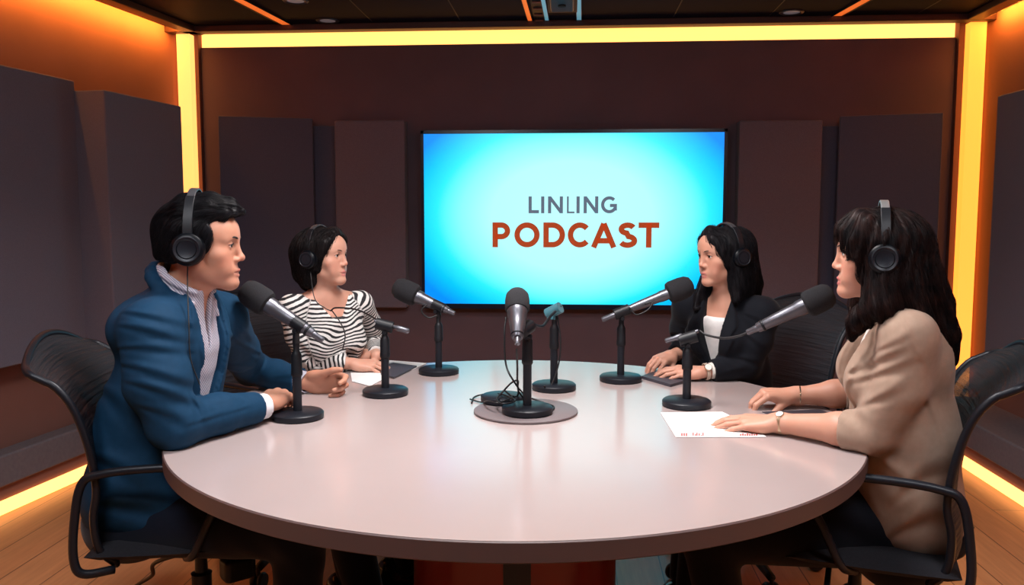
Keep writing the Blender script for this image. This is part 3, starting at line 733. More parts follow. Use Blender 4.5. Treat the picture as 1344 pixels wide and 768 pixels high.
def drop_small(V, Q, keep=.04):   # remove stray islands
    n = len(V); lab = np.arange(n)
    for _ in range(400):
        m = lab[Q].min(1); new = lab.copy()
        for a in range(4): np.minimum.at(new, Q[:,a], m)
        new = new[new]
        if (new == lab).all(): break
        lab = new
    cnt = np.bincount(lab, minlength=n); ok = cnt[lab] >= keep*n
    mp = np.cumsum(ok)-1; return V[ok], mp[Q[ok[Q].all(1)]]

# ---------------------------------------------------------------- materials for people
def skin_mat(name, base):
    m = mat(name, base, .48, spec=.4, sss=.12)
    at = N(m, 'ShaderNodeAttribute', attribute_name='tint'); tc = N(m, 'ShaderNodeTexCoord'); n = N(m, 'ShaderNodeTexNoise', i_Scale=35, i_Detail=4)
    L(m, tc, 'Object', n, 'Vector'); r = N(m, 'ShaderNodeValToRGB'); r.color_ramp.elements[0].color = (.90,.86,.84,1); r.color_ramp.elements[1].color = (1,1,1,1)
    L(m, n, 'Fac', r, 'Fac'); mx = N(m, 'ShaderNodeMix', data_type='RGBA', blend_type='MULTIPLY'); mx.inputs[0].default_value = 1
    L(m, at, 'Color', mx, 6); L(m, r, 'Color', mx, 7); L(m, mx, 2, bsdf(m), 'Base Color')
    n2 = N(m, 'ShaderNodeTexNoise', i_Scale=450, i_Detail=2); L(m, tc, 'Object', n2, 'Vector'); b = N(m, 'ShaderNodeBump', i_Strength=.12, i_Distance=.0006); L(m, n2, 'Fac', b, 'Height'); L(m, b, 'Normal', bsdf(m), 'Normal')
    return m
def cloth_mat(name, c, rough=.85, bscale=900, c2=None, sheen=.15):
    return noise_var(mat(name, rough=rough, sheen=sheen, spec=.15), c, c2 or tuple(x*1.12 for x in c), 60, 3, .35, bscale, dist=.0007)
def hair_mat(name, c, c2):
    m = mat(name, c, .48, spec=.13)
    tc = N(m, 'ShaderNodeTexCoord'); n = N(m, 'ShaderNodeTexNoise', i_Scale=40, i_Detail=4); L(m, tc, 'Object', n, 'Vector')
    r = N(m, 'ShaderNodeValToRGB'); r.color_ramp.elements[0].color = (*c,1); r.color_ramp.elements[1].color = (*c2,1); r.color_ramp.elements[0].position = .35; r.color_ramp.elements[1].position = .7
    L(m, n, 'Fac', r, 'Fac'); L(m, r, 'Color', bsdf(m), 'Base Color'); return m
M['eye'] = mat('eye_white', (.75,.72,.70), .2); M['iris'] = mat('iris', (.03,.015,.008), .15, coat=.5)

# ---------------------------------------------------------------- head, hands
def head_ops(S, H, fem, smile=0, neck_to=None, neck_r=.055):
    p = H.p; k = H.k; R = H.R
    E = lambda c, r, kk=.02, Rl=None: S.u(f_ell(p(c), np.array(r)*k, R if Rl is None else R@Rl), kk*k)
    E((0,-.014,.026), (.073,.094,.076), 0)
    E((0,.03,-.02), (.0595,.058,.080), .03)
    E((0,.048,.036), (.060,.047,.047), .03)
    jw = .050 if not fem else .045
    for s_ in (-1,1):
        S.u(f_cone(p((s_*jw,.0,-.058)), p((s_*.013,.068,-.100)), .020*k, .015*k), .03*k)
        E((s_*.041,.052,-.026), (.024,.024,.021), .02)                         # cheekbone
        E((s_*.033,.062,-.058), (.018,.018,.024), .02)                         # cheek
        S.u(f_cone(p((s_*.012,.083,.019)), p((s_*.044,.066,.017)), .0085*k, .0085*k), .014*k)   # brow ridge
    E((0,.079,-.099), (.017,.0135,.0135) if fem else (.022,.0165,.0165), .016)    # chin
    for s_ in (-1,1): S.sub(f_ell(p((s_*.031,.092,.000)), np.array((.0165,.014,.0115))*k, R), .010*k)
    # nose
    S.u(f_cone(p((0,.084,.012)), p((0,.0985 if fem else .1015,-.030)), .0070*k, .0080*k), .012*k)
    E((0,.0995 if fem else .1025,-.0335), (.0088,.0088,.0078) if fem else (.0100,.0095,.0088), .007)
    for s_ in (-1,1):
        E((s_*.0118,.0915,-.0385), (.0064,.0085,.0062), .007)
        S.sub(f_ell(p((s_*.0062,.0955,-.0440)), np.array((.0026,.0042,.0022))*k, R), .0015*k)
    # lids around the eyeball
    for s_ in (-1,1):
        c = p((s_*.031,.0735,.0005)); op = .0042 if fem else .0034
        g = f_ell(c, np.array((.0137,.0137,.0137))*k, R); cut = f_ell(p((s_*.031,.0865,-.0004)), np.array((.0118,.012,op))*k, R)
        S.u((lambda P, g=g[0], c_=cut[0]: np.maximum(g(P), -c_(P)), g[1]), .0025*k)
        S.u(f_chain([p((s_*.0195,.0815,.0015)), p((s_*.026,.0868,.0056)), p((s_*.034,.0858,.0060)), p((s_*.0435,.0785,.0012))], [.0012*k,.0018*k,.0018*k,.0012*k]), .003*k)
    # mouth
    cz = .0025*smile
    ly = -.0025 if fem else 0
    p0 = p; p = lambda q: p0((q[0], q[1]+ly, q[2]))
    up = [p((-.0245,.0795,-.0705+cz)), p((-.012,.0905,-.0672)), p((-.004,.0955,-.0652)), p((0,.0950,-.0662)), p((.004,.0955,-.0652)), p((.012,.0905,-.0672)), p((.0245,.0795,-.0705+cz))]
    lw = [p((-.0215,.0795,-.0735+cz)), p((-.010,.0895,-.0785)), p((0,.0925,-.0795)), p((.010,.0895,-.0785)), p((.0215,.0795,-.0735+cz))]
    E((0,.079,-.066), (.026,.0155,.020), .014)
    S.u(f_chain(up, [r*k*(.85 if fem else 1) for r in (.002,.0032,.0036,.0032,.0036,.0032,.002)], .002*k), .0035*k)
    S.u(f_chain(lw, [r*k*(.85 if fem else 1) for r in (.002,.0042,.0048,.0042,.002)], .002*k), .0035*k)
    S.sub(f_chain([p((-.0235,.083,-.0715+cz)), p((-.010,.0955,-.0722)), p((0,.0985,-.0722)), p((.010,.0955,-.0722)), p((.0235,.083,-.0715+cz))], [r*k for r in (.0006,.0016+.001*smile,.0018+.001*smile,.0016+.001*smile,.0006)]), .002*k)
    p = p0
    # ears
    for s_ in (-1,1):
        Rl = np.array([[math.cos(.35*s_),-math.sin(.35*s_),0],[math.sin(.35*s_),math.cos(.35*s_),0],[0,0,1]])
        S.u(f_ell(p((s_*.077,-.012,-.008)), np.array((.006,.018,.030))*k, R@Rl), .006*k)
    if neck_to is not None:
        a = p((0,-.022,-.055)); S.u(f_chain([a, a*.5+neck_to*.5, neck_to], [neck_r*.98, neck_r, neck_r*1.12], .01), .022)
        S.u(f_cone(p((0,.02,-.075)), a*.35+neck_to*.65, .032*k, neck_r*.8), .03)
    H.lips = (up, lw)
def head_tint(H, base, lipc, fem):
    up, lw = H.lips; fu = f_chain(up, [0]*7)[0]; fl = f_chain(lw, [0]*5)[0]
    base = np.array(base); lipc = np.array(lipc)
    def fn(P):
        c = np.tile(base, (len(P),1)); q = H.inv(P)
        def mix(c, col, w): w = np.clip(w,0,1)[:,None]; return c*(1-w)+np.array(col)*w
        near = np.linalg.norm(P-H.o, axis=1) < .2
        for s_ in (-1,1):
            d = np.linalg.norm(q-[s_*.042,.07,-.04], axis=1); c = mix(c, base*[1.03,.80,.78], .55*np.exp(-(d/.022)**2))
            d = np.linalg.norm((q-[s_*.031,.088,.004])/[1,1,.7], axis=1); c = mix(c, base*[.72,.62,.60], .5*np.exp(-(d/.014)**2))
        d = np.linalg.norm(q-[0,.11,-.036], axis=1); c = mix(c, base*[1.02,.82,.8], .5*np.exp(-(d/.013)**2))
        dl = np.minimum(fu(P)+.0009, fl(P))/H.k; c = mix(c, lipc, 1-np.clip((dl-.0046)/.0014,0,1)); 
        # mouth line
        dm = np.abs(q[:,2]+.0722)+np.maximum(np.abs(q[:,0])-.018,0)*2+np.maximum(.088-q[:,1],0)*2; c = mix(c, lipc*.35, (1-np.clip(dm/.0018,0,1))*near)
        if not fem:      # beard shadow
            d = np.linalg.norm((q-[0,.05,-.085])/[1.1,1,.62], axis=1); c = mix(c, base*[.80,.76,.78], .45*(1-np.clip((d-.045)/.03,0,1))*(q[:,1] > -.03))
        return c
    return fn
def hand_ops(S, fr, side, curls=((18,25,18),)*4, thumb=(30,-20,15,10), spread=1.0):
    # fr: origin wrist, +Y to the fingers, +Z back of the hand; side=+1 thumb at +X, -1 thumb at -X
    k = fr.k; p = fr.p; s = side
    mcp = [(.031,.088,.004),(.010,.093,.006),(-.011,.088,.004),(-.029,.078,-.001)]
    for (x,y,z), r0 in zip(mcp, (.0125,.0125,.012,.011)): S.u(f_cone(p((s*x*.55,.006,.0)), p((s*x,y-.002,z-.003)), .0155*k, r0*k), .010*k)
    S.u(f_ell(p((s*.002,.045,-.004)), np.array((.034,.045,.013))*k, fr.R), .012*k)
    S.u(f_ell(p((s*.026,.032,-.010)), np.array((.014,.030,.013))*k, fr.R), .012*k)
    S.u(f_ell(p((-s*.024,.035,-.009)), np.array((.012,.032,.012))*k, fr.R), .012*k)
    lens = [(.043,.026,.021),(.048,.030,.022),(.044,.028,.021),(.034,.021,.019)]
    rad = [.0088,.0088,.0084,.0074]; ang = [5,1,-4,-10]
    for i in range(4):
        c = np.array([s*mcp[i][0], mcp[i][1], mcp[i][2]-.003]); pts = [p(c)]; a = 0
        cu = curls[i] if i < len(curls) else curls[-1]
        lat = math.radians(ang[i]*spread)*s
        for L_, cc in zip(lens[i], cu):
            a += math.radians(cc); d = np.array([math.sin(lat)*math.cos(a), math.cos(a)*math.cos(lat), -math.sin(a)]); c = c+d*L_; pts.append(p(c))
        r = rad[i]*k
        fn, b = f_chain(pts, [r*1.12, r*1.0, r*.92, r*.80], .002*k); S.u((fn,b), .0028*k)
        S.u(f_ell(pts[1], (r*1.03,)*3), .002*k)
    # thumb: (abduction, elevation, bend1, bend2)
    ab, el, b1, b2 = [math.radians(v) for v in thumb]
    c = np.array([s*.022,.018,-.008]); pts = [p(c)]; a = ab
    for L_, bb in zip((.042,.033,.026), (0,b1,b2)):
        a -= bb; d = np.array([s*math.sin(a)*math.cos(el), math.cos(a)*math.cos(el), math.sin(el)]); c = c+d*L_; pts.append(p(c))
    S.u(f_chain(pts, [.0145*k,.0118*k,.0102*k,.0082*k], .003*k), .006*k)
    return fr
def wave_folds(items):            # soft directional creases: (centre, direction, amplitude, wavelength, reach)
    def fn(P):
        d = np.zeros(len(P))
        for c, dr, am, wl, rch in items:
            q = P-np.array(c); t = q@unit(dr); o = q[:,0]*7.3+q[:,1]*5.1+q[:,2]*6.7
            w = np.exp(-(q**2).sum(1)/rch**2); pr = np.cross(unit(dr), [.3,.2,1]); l = q@pr/np.linalg.norm(pr)
            d += am*.55*w*np.sin(2*PI*t/wl*.8+.7*np.sin(l*14+1)+.5*np.sin(l*23+t*9))
        return d
    return fn
def creases(items, base=None):    # each: (pixel a, pixel b, depth y, amplitude, width, bend): one S-shaped fold of cloth along a-b
    L_ = []
    for (ax, ay), (bx, by), y, am, w, bend in items:
        a = aty(ax, ay, y); b = aty(bx, by, y); c = (a+b)/2; l = b-a; hl = np.linalg.norm(l)/2; l = l/(2*hl); v = unit(c-CP); n = unit(np.cross(l, v)); n = n if n[2] > 0 else -n
        L_.append((c, l, n, hl, am, w, bend))
    def fn(P):
        d = np.zeros(len(P)) if base is None else base(P)
        for c, l, n, hl, am, w, bend in L_:
            q = P-c; m = (q*q).sum(1) < (hl+.10)**2
            if not m.any(): continue
            q = q[m]; s_ = (q@l)/hl; t = (q@n)/w+bend*s_*s_; ww = 1+.5*s_
            t = t/ww; fall = np.exp(-np.abs(s_)**3*1.2)*np.exp(-((q*q).sum(1)/(hl+.07)**2)**3)
            d[m] += am*fall*(-1.9*t*np.exp(-t*t*.9)-.25*np.exp(-(t+1.6)**2))
        return d
    return fn
def strands(name, S, seeds, field, parent, m, n=1500, steps=9, L0=.07, r=.0007, lift=.002, jit=.25, seed=1):
    rs = np.random.RandomState(seed); P = seeds[rs.choice(len(seeds), n)]; V = []; D = None
    ln = L0*(.6+.8*rs.rand(n))/steps; ph = rs.randn(n,3)*jit
    def grad(P, e=.0015):
        g = np.stack([S.ev(P+np.eye(3)[i]*e)-S.ev(P-np.eye(3)[i]*e) for i in range(3)], 1); return g/(np.linalg.norm(g, axis=1, keepdims=True)+1e-9)
    path = []; Ns = []
    off = lift*rs.rand(n)
    for t in range(steps+1):
        d = S.ev(P); g = grad(P); P = P-g*(d-off-.001*t/steps)[:,None]; path.append(P.copy()); Ns.append(g)
        f = field(P)+ph*.5; f = f-g*(f*g).sum(1,keepdims=True); f /= (np.linalg.norm(f, axis=1, keepdims=True)+1e-9)
        if D is not None: f = f*.5+D*.5; f /= (np.linalg.norm(f, axis=1, keepdims=True)+1e-9)
        D = f; P = P+f*ln[:,None]
    path = np.stack(path,1); Ns = np.stack(Ns,1); T = np.gradient(path, axis=1); T /= (np.linalg.norm(T, axis=2, keepdims=True)+1e-9)
    W = np.cross(T, Ns); W /= (np.linalg.norm(W, axis=2, keepdims=True)+1e-9); U = np.cross(W, T)
    rr = r*np.sin(np.linspace(.25,PI*.97,steps+1))[None,:,None]*(.6+.8*rs.rand(n))[:,None,None]
    ring = np.stack([path+rr*(W*math.cos(a)+U*math.sin(a)) for a in (PI/2, PI/2+2*PI/3, PI/2+4*PI/3)], 2)
    V = ring.reshape(-1,3); base = (np.arange(n)*(steps+1)*3)[:,None,None]; i = (np.arange(steps)*3)[None,:,None]; kk = np.arange(3)[None,None,:]; k2 = (kk+1) % 3
    Q = np.stack([base+i+kk, base+i+k2, base+i+3+k2, base+i+3+kk], -1).reshape(-1,4)
    return V, Q
def head_extras(H, root, fem, browc, gaze=(0,0), brow_th=.0034):
    p = H.p; k = H.k
    def loc(mb): 
        b = np.array(root.location); mb.v = [tuple(np.array(v)-b) for v in mb.v]; return mb
    for s_ in (-1,1):
        c = p((s_*.031,.0735,.0005)); e = loc(MB().ell(c, (.0125*k,)*3)).build('eye', M['eye'], root, sm=True)
        d = unit(H.R@np.array([gaze[0], 1, gaze[1]])); 
        cap = MB()
        prof = [(.0062*k*math.sin(t), .0125*k*.0+.0) for t in ()]
        pr = [(max(1e-5, .0131*k*math.sin(a)), .0131*k*math.cos(a)) for a in np.linspace(.48,0.001,8)]
        cap.lathe(pr, c, d, 20); loc(cap).build('iris', M['iris'], e, sm=True)
        e.children[0].location = (0,0,0)
        pts = [p((s_*.0135,.0955,.0160)), p((s_*.022,.0940,.0195)), p((s_*.034,.0880,.0215)), p((s_*.047,.0745,.0165))]
        loc(MB().tube(pts, [.0020*k, brow_th*k, brow_th*.85*k, .0008*k], 8, 6, flat=.6)).build('eyebrow', browc, root, sm=True)
        lash = [p((s_*.0195,.0835,.0012)), p((s_*.0255,.0885,.0046)), p((s_*.034,.0880,.0050)), p((s_*.0445,.0795,.0008))]
        loc(MB().tube(lash, [.0004*k,.0009*k,.0011*k,.0007*k], 6, 6)).build('eyelash', browc, root, sm=True)
def headphones(H, label, seedw=1.0, bandm=None, cable=None, fwdoff=.0, wid=.086, top=.135, cup=1.0):
    b = H.p((0,0,0)); r = tag(empty('headphones', tuple(b)), label, 'headphones', 'over-ear headphones worn by the speakers')
    Hl = Fr((0,0,0), H.R, H.k); p = Hl.p; yy = -.012+fwdoff
    arcp = [p((wid*math.cos(a)*1.0, yy, .02+(top-.02)*math.sin(a))) for a in np.linspace(0.0,PI,17)]
    def band(pts, w, th, name, m):
        mb = MB(); v = []; f = []; n = len(pts)
        fy = H.R@np.array([0,1,0.])
        for i, q in enumerate(pts):
            t = unit(pts[min(i+1,n-1)]-pts[max(i-1,0)]); o = np.cross(t, fy)
            for a_, c_ in ((-1,-1),(1,-1),(1,1),(-1,1)): v.append(q+fy*a_*w/2+o*c_*th/2)
        for i in range(n-1):
            for k in range(4): k2 = (k+1) % 4; f.append((i*4+k,i*4+k2,i*4+4+k2,i*4+4+k))
        f += [(0,1,2,3),((n-1)*4+3,(n-1)*4+2,(n-1)*4+1,(n-1)*4)]
        return mb.add(v, f).build(name, m, r, sm='auto', bevel=.0018)
    band(arcp, .021*H.k, .006, 'headband', bandm or M['hp_band']); 
    n = len(arcp)
    for sl in (slice(0,6), slice(n-6,n)): band([q*1.0 for q in arcp[sl]], .024*H.k, .010, 'slider', M['black'])
    for s_ in (-1,1):
        c = p((s_*wid*.93,yy,-.010)); ax = H.R@np.array([s_,0.06,.06]); kk = H.k*cup
        MB().lathe([(.028*kk,-.012),(.036*kk,-.010),(.038*kk,-.002),(.036*kk,.004)], c, ax, 36).build('cushion', M['rubber'], r, sm='auto')
        MB().lathe([(.036*kk,.003),(.0375*kk,.006),(.0365*kk,.016),(.031*kk,.021),(.020*kk,.0225),(.019*kk,.0205),(.001,.0205)], c, ax, 36).build('ear_cup', M['hp'], r, sm='auto')
        MB().lathe([(.0285*kk,.0212),(.0295*kk,.0225),(.0275*kk,.0230),(.0265*kk,.0222)], c, ax, 36).build('cup_ring', M['blackm'], r, sm='auto')
    if cable is not None: MB().tube([np.array(q)-b for q in cable], .0017, 8).build('cable', M['rubber'], r, sm=True)
    return r
M['hp'] = mat('headphone_gloss', (.002,.003,.005), .34, spec=.16); M['hp_band'] = mat('headphone_band', (.07,.07,.078), .35, .3)
# ================================================================= the man in the blue suit
def ctp(px, py, up=0.0, push=0.0, z=None):      # a point resting above a contact pixel on the table
    q = atz(px, py, TZ if z is None else z); v = unit([q[0], q[1], 0]); return q+v*push+np.array([0,0,up])
def vconst(V, c): return np.tile(np.array(c, float), (len(V),1))
def person(label, x, y):
    return tag(empty('person', (x,y,0)), label, 'person', 'people round the table')
def shell_region(g, th, off, region):        # thin layer over surface g wherever region(P) < 0
    return lambda P: np.maximum(np.abs(g(P)-off)-th, region(P))
def poly2(pts):                               # signed distance to a polygon in 2D
    A = np.array(pts, float)
    def fn(x, y):
        d = np.full(len(x), 1e9); ins = np.zeros(len(x), bool); n = len(A)
        for i in range(n):
            a = A[i]; b = A[(i+1) % n]; e = b-a; wx = x-a[0]; wy = y-a[1]; t = np.clip((wx*e[0]+wy*e[1])/(e@e),0,1)
            d = np.minimum(d, (wx-e[0]*t)**2+(wy-e[1]*t)**2)
            c = ((a[1] > y) != (b[1] > y)) & (x < (b[0]-a[0])*(y-a[1])/(b[1]-a[1]+1e-12)+a[0]); ins ^= c
        d = np.sqrt(d); return np.where(ins, -d, d)
    return fn

def build_man():
    root = person('man in a navy blue suit jacket and headphones leaning on the table at left', -1.12, 2.12)
    SK = skin_mat('skin_man', (.6,.33,.23)); base = (.56,.275,.185)
    H = Fr(aty(263.5,321,2.12), frame((math.cos(math.radians(11)), math.sin(math.radians(11)), -.02)), .98)
    neck = aty(238,398,2.13)
    tf = frame((.985,-.17,0), (0,0,1)); hip = aty(186,668,2.14); chest = aty(226,486,2.13)
    up = unit(neck-hip); fwd = unit(np.array([.985,-.17,0])-up*np.dot([.985,-.17,0],up)); T = Fr(chest, frame(fwd, up)); 
    Rx = T.R[:,0]
    shR = neck+Rx*.172-up*.062; shR = aty(199,436,1.965); shL = neck-Rx*(-.0)+Rx*0; shL = neck-Rx*.165-up*.055+fwd*.025
    elR = ctp(229,592,.056,.04); wrR = ctp(343,560,.046,.035); 
    elL = ctp(330,512,.060,.06); wrL = ctp(399,519,.037,.03)
    # hands
    hRd = unit(ctp(386,538,.066,.03)-wrR); 
    hR = Fr(wrR+hRd*.018, frame(hRd, (-.15,-.55,1)), 1.10)
    hLd = unit([1,.10,-.06]); Zb = unit(np.array([-.12,.93,.25])); hL = Fr(wrL+hLd*.012+np.array([0,0,.003]), frame(hLd, Zb), 1.02)
    B = SD(); head_ops(B, H, False, .8, neck, .050)
    B.u(f_ecap(T, (0,-.02,-.12), (0,-.01,.10), .095, .085, 1.4), .03)
    B.u(f_chain([neck-Rx*.0, shR-up*.01], [.05,.045]), .03); B.u(f_chain([neck, shL-up*.01], [.05,.045]), .03)
    B.u(f_chain([shR, elR], [.045,.036]), .02); B.u(f_chain([elR, wrR*.8+elR*.2, wrR, wrR+hRd*.03], [.036,.027,.0255,.024]), .015)
    B.u(f_chain([shL, elL], [.045,.036]), .02); B.u(f_chain([elL, wrL*.8+elL*.2, wrL, wrL+hLd*.03], [.036,.027,.0255,.024]), .015)
    hand_ops(B, hR, -1, ((58,80,40),(60,80,40),(62,80,40),(64,80,40)), (22,-28,20,20))
    hand_ops(B, hL, 1, ((38,52,30),(50,62,40),(54,62,40),(52,55,35)), (24,-14,-4,12))
    V, Q = B.mesh(.0028); V = relax(V, Q, 1, .35)
    tint = head_tint(H, base, (.50,.17,.14), False)(V)
    body = mesh_obj('body', V, Q, SK, root, {'tint': ('FLOAT_COLOR', tint)})
    # ---- jacket
    J = SD()
    Jg = SD()
    Jg.u(f_ecap(T, (0,-.015,-.17), (0,.0,.075), .132, .112, 1.34), .0)
    Jg.u(f_ecap(T, (0,-.01,-.35), (0,-.012,-.12), .140, .130, 1.28), .03); Jg.u(f_ecap(T, (0,.12,-.345), (0,.03,-.28), .105, .12, 1.5), .05)
    Jg.u(f_chain([neck-up*.008-fwd*.015, (neck+shR)/2+up*.004, shR+up*.012], [.058,.060,.062], .01), .035); Jg.u(f_chain([neck+up*.012-fwd*.015, shL+up*.01], [.058,.062]), .035)
    mR = elR*.5+shR*.5+np.array([-.005,-.015,.0]); mL = elL*.5+shL*.5+np.array([0,0,-.01])
    n0 = len(Jg.ops)
    Jg.u(f_ell(aty(203,428,2.10), (.15,.085,.085), T.R), .05); n0 = len(Jg.ops)
    Jg.u(f_chain([shR, mR, elR, elR*.5+wrR*.5+np.array([0,0,.004]), wrR], [.076,.074,.062,.050,.041], .02), .026)
    Jg.u(f_chain([shL, mL, elL, elL*.5+wrL*.5, wrL], [.070,.062,.053,.046,.040], .02), .028)
    jd = wave_folds([(elR+[.03,-.02,.06], (1,.2,-.6), .003, .06, .11), (shR*.4+elR*.6, (.35,.1,1), .003, .08, .12), (elL, unit(wrL-elL)+[0,0,.5], .003, .06, .11), (hip+[.0,-.15,.1], (.5,.2,1), .004, .12, .22)])
    jd = creases([((160,408),(236,424),1.92,.0042,.010,.3), ((150,424),(238,446),1.9,.0048,.011,.4), ((146,455),(240,460),1.9,.0045,.010,.5), ((148,474),(250,504),1.88,.0052,.012,.3), ((158,497),(252,528),1.86,.0050,.012,.3),
        ((180,530),(238,552),1.86,.004,.012,.3), ((262,532),(322,522),1.93,.0042,.009,.3), ((243,558),(304,540),1.9,.0046,.010,.3), ((252,518),(272,560),1.9,.004,.009,.3), ((290,545),(335,532),2.0,.003,.008,.2),
        ((300,440),(332,463),2.3,.004,.010,.3), ((322,456),(380,480),2.4,.005,.011,.3), ((304,480),(374,488),2.4,.005,.011,.3), ((330,500),(380,494),2.45,.003,.009,.2), ((312,425),(330,450),2.3,.003,.009,.2),
        ((125,500),(185,560),2.0,.006,.02,.2), ((130,600),(200,640),2.0,.007,.022,.2), ((140,660),(230,670),2.0,.006,.02,.3), ((128,540),(140,680),2.05,.005,.02,.2), ((262,450),(272,520),2.05,.002,.008,.1), ((180,380),(210,372),2.1,.002,.012,.1)], jd)
    Jg.disp = jd
    # V opening: region polygon in (lateral, up) of the torso frame, front side only
    nk = T.inv(neck[None])[0]
    vp = poly2([(0.006,-.155),(.042,.02),(.055,nk[2]+.10),(-.066,nk[2]+.10),(-.056,.02)])
    def vreg(P): q = T.inv(P); return np.maximum(vp(q[:,0]+.0, q[:,2]), .035-q[:,1])
    cone_n = f_chain([neck-up*.03, neck+up*.16+fwd*.02], [.058,.060])
    for o in Jg.ops[:n0]: J.ops.append(o)
    J.sub((vreg, (chest, 9)), .004); J.sub((cone_n[0], cone_n[1]), .008)
    for o in Jg.ops[n0:]: J.ops.append(o)
    for w, d in ((wrR, unit(wrR-elR)), (wrL, unit(wrL-elL))):
        J.sub(f_cut(w-d*.014, d, .075), .002); J.sub(f_cone(w-d*.05, w+d*.03, .0335, .0335), .002)
    J.disp = jd
    # lapels: a second layer of cloth beside the opening
    Jc0 = SD(); Jc0.ops = Jg.ops[:n0]; Jev = lambda P: Jc0.ev(P)
    lap1 = poly2([(0.008,-.165),(.045,.015),(.058,nk[2]+.06),(.108,.085),(.092,.048),(.110,.044),(.070,-.055)])
    lap2 = poly2([(0.004,-.160),(-.062,.015),(-.072,nk[2]+.06),(-.118,.085),(-.104,.048),(-.122,.044),(-.080,-.055)])
    def lreg(P): q = T.inv(P); return np.maximum(np.minimum(lap1(q[:,0],q[:,2]), lap2(q[:,0],q[:,2])), .0-q[:,1])
    J.u((shell_region(Jev, .0110, -.0025, lreg), (T.p((0,.08,0)), .22)), .0015)
    # collar standing behind the neck
    Rn = unit(np.cross(fwd, up)); 
    Nf = Fr(aty(238,373,2.13), frame(fwd-up*.36, up))
    col = [Nf.p((.086*math.sin(a), -.080*math.cos(a)+.006, .004-.010*(1-math.cos(a)))) for a in np.linspace(-1.9,1.9,13)]
    J.u(f_chain(col, [.010]+[.017]*11+[.010], .006), .012)
    # buttons on the near cuff come as their own parts
    V, Q = J.mesh(.0036); V, Q = drop_small(V, Q); V = relax(V, Q, 2, .4)
    jm = cloth_mat('navy_wool', (.005,.034,.078), .75, c2=(.007,.040,.090), sheen=0)
    jack = mesh_obj('suit_jacket', V, Q, jm, root); jb = np.array(root.location)
    Jc = J
    for bx, by in ((310,563.5),(317,562),(324,560.5),(331,558.5)):
        d = unit(ray(bx, by)); t_ = 1.4
        for _ in range(60): t_ += .8*Jc.ev((CP+d*t_)[None])[0]
        q = CP+d*t_; e = .003; g = unit([(Jc.ev((q+np.eye(3)[i]*e)[None])-Jc.ev((q-np.eye(3)[i]*e)[None]))[0] for i in range(3)])
        MB().lathe([(.0060,-.001),(.0060,.002),(.0045,.0032)], q-jb, g, 14).build('button', M['black'], jack, sm='auto')
    # breast seam and pocket flap lines stay in the cloth; shirt below
    Sh = SD()
    cf = Fr(aty(241,368,2.12), frame(fwd-up*.32, up))
    Sh.u(f_ecap(T, (0,-.015,-.16), (0,.0,.07), .117, .098, 1.3), 0)
    Sh.u(f_chain([neck+up*.0-fwd*.01, shR-Rx*.05], [.057,.050]), .03); Sh.u(f_chain([neck-fwd*.01, shL+Rx*.05], [.057,.050]), .03)
    opn = poly2([(0.0,.075),(.016,nk[2]+.02),(.030,nk[2]+.16),(-.030,nk[2]+.16),(-.016,nk[2]+.02)])
    def oreg(P): q = T.inv(P); return np.maximum(opn(q[:,0],q[:,2]), .0-q[:,1])
    Sh.u(f_chain([neck-up*.05+fwd*.01, cf.p((0,.004,-.004))], [.080,.070]), .02)
    Sh.sub((oreg, (neck, 9)), .003); Sh.sub(f_chain([neck-up*.04, cf.p((0,.004,0)), cf.p((0,.02,.14))], [.052,.063,.070]), .004)
    # folded collar
    c1 = [cf.p((.070*math.sin(a), -.074*math.cos(a)+.006, .008)) for a in np.linspace(-2.55,2.55,17)]
    c2 = [cf.p((.080*math.sin(a), -.082*math.cos(a)+.010, -.014-.004*(1-math.cos(a)))) for a in np.linspace(-2.5,2.5,17)]
    Sh.u(f_chain(c1, [.0065]*17, .003), .006); Sh.u(f_chain(c2, [.0065]*17, .003), .009)
    for s_ in (-1,1): Sh.u(f_chain([c2[0 if s_ < 0 else -1], c2[0 if s_ < 0 else -1]-up*.035+Rx*.018*s_*1+fwd*.012], [.006,.003]), .012)
    Sh.disp = wave_folds([(T.p((0,.1,-.02)), (1,0,.3), .002, .03, .12)])
    V, Q = Sh.mesh(.0036); V, Q = drop_small(V, Q)
    sm_ = mat('striped_shirt', (.5,.5,.58), .8); tc = N(sm_, 'ShaderNodeTexCoord'); w_ = N(sm_, 'ShaderNodeTexWave', bands_direction='DIAGONAL', i_Scale=75., i_Distortion=2.); L(sm_, tc, 'Object', w_, 'Vector')
    r_ = N(sm_, 'ShaderNodeValToRGB'); r_.color_ramp.elements[0].color = (.22,.22,.32,1); r_.color_ramp.elements[1].color = (.62,.60,.66,1); L(sm_, w_, 'Fac', r_, 'Fac'); L(sm_, r_, 'Color', bsdf(sm_), 'Base Color')
    mesh_obj('shirt', V, Q, sm_, root)
    for w, d, rad, mm in ((wrR, unit(wrR-elR), .0335, mat('white_cuff', (.75,.76,.80), .8)), (wrL, unit(wrL-elL), .0325, sm_)):
        C_ = SD(); C_.u(f_cone(w-d*.05, w+d*.018, rad+.0015, rad+.001), 0); C_.sub(f_cut(w+d*.016, d, .06), .001); C_.sub(f_cone(w-d*.008, w+d*.05, rad-.0035, rad-.0035), .0015)
        V, Q = C_.mesh(.0028); mesh_obj('shirt_cuff', V, Q, mm, root)
    # ---- trousers and shoes
    Tr = SD(); h1 = hip-up*.02
    kn1 = np.array([-.66,1.98,.53]); kn2 = np.array([-.64,2.26,.53]); an1 = np.array([-.69,1.99,.10]); an2 = np.array([-.56,2.33,.10])
    Tr.u(f_ecap(T, (0,-.02,T.inv(hip[None])[0][2]-.02), (0,-.02,T.inv(hip[None])[0][2]+.06), .12,.11,1.3), 0)
    hp1 = np.array([hip[0]+.03, hip[1]-.09, .52]); hp2 = np.array([hip[0]+.03, hip[1]+.09, .52])
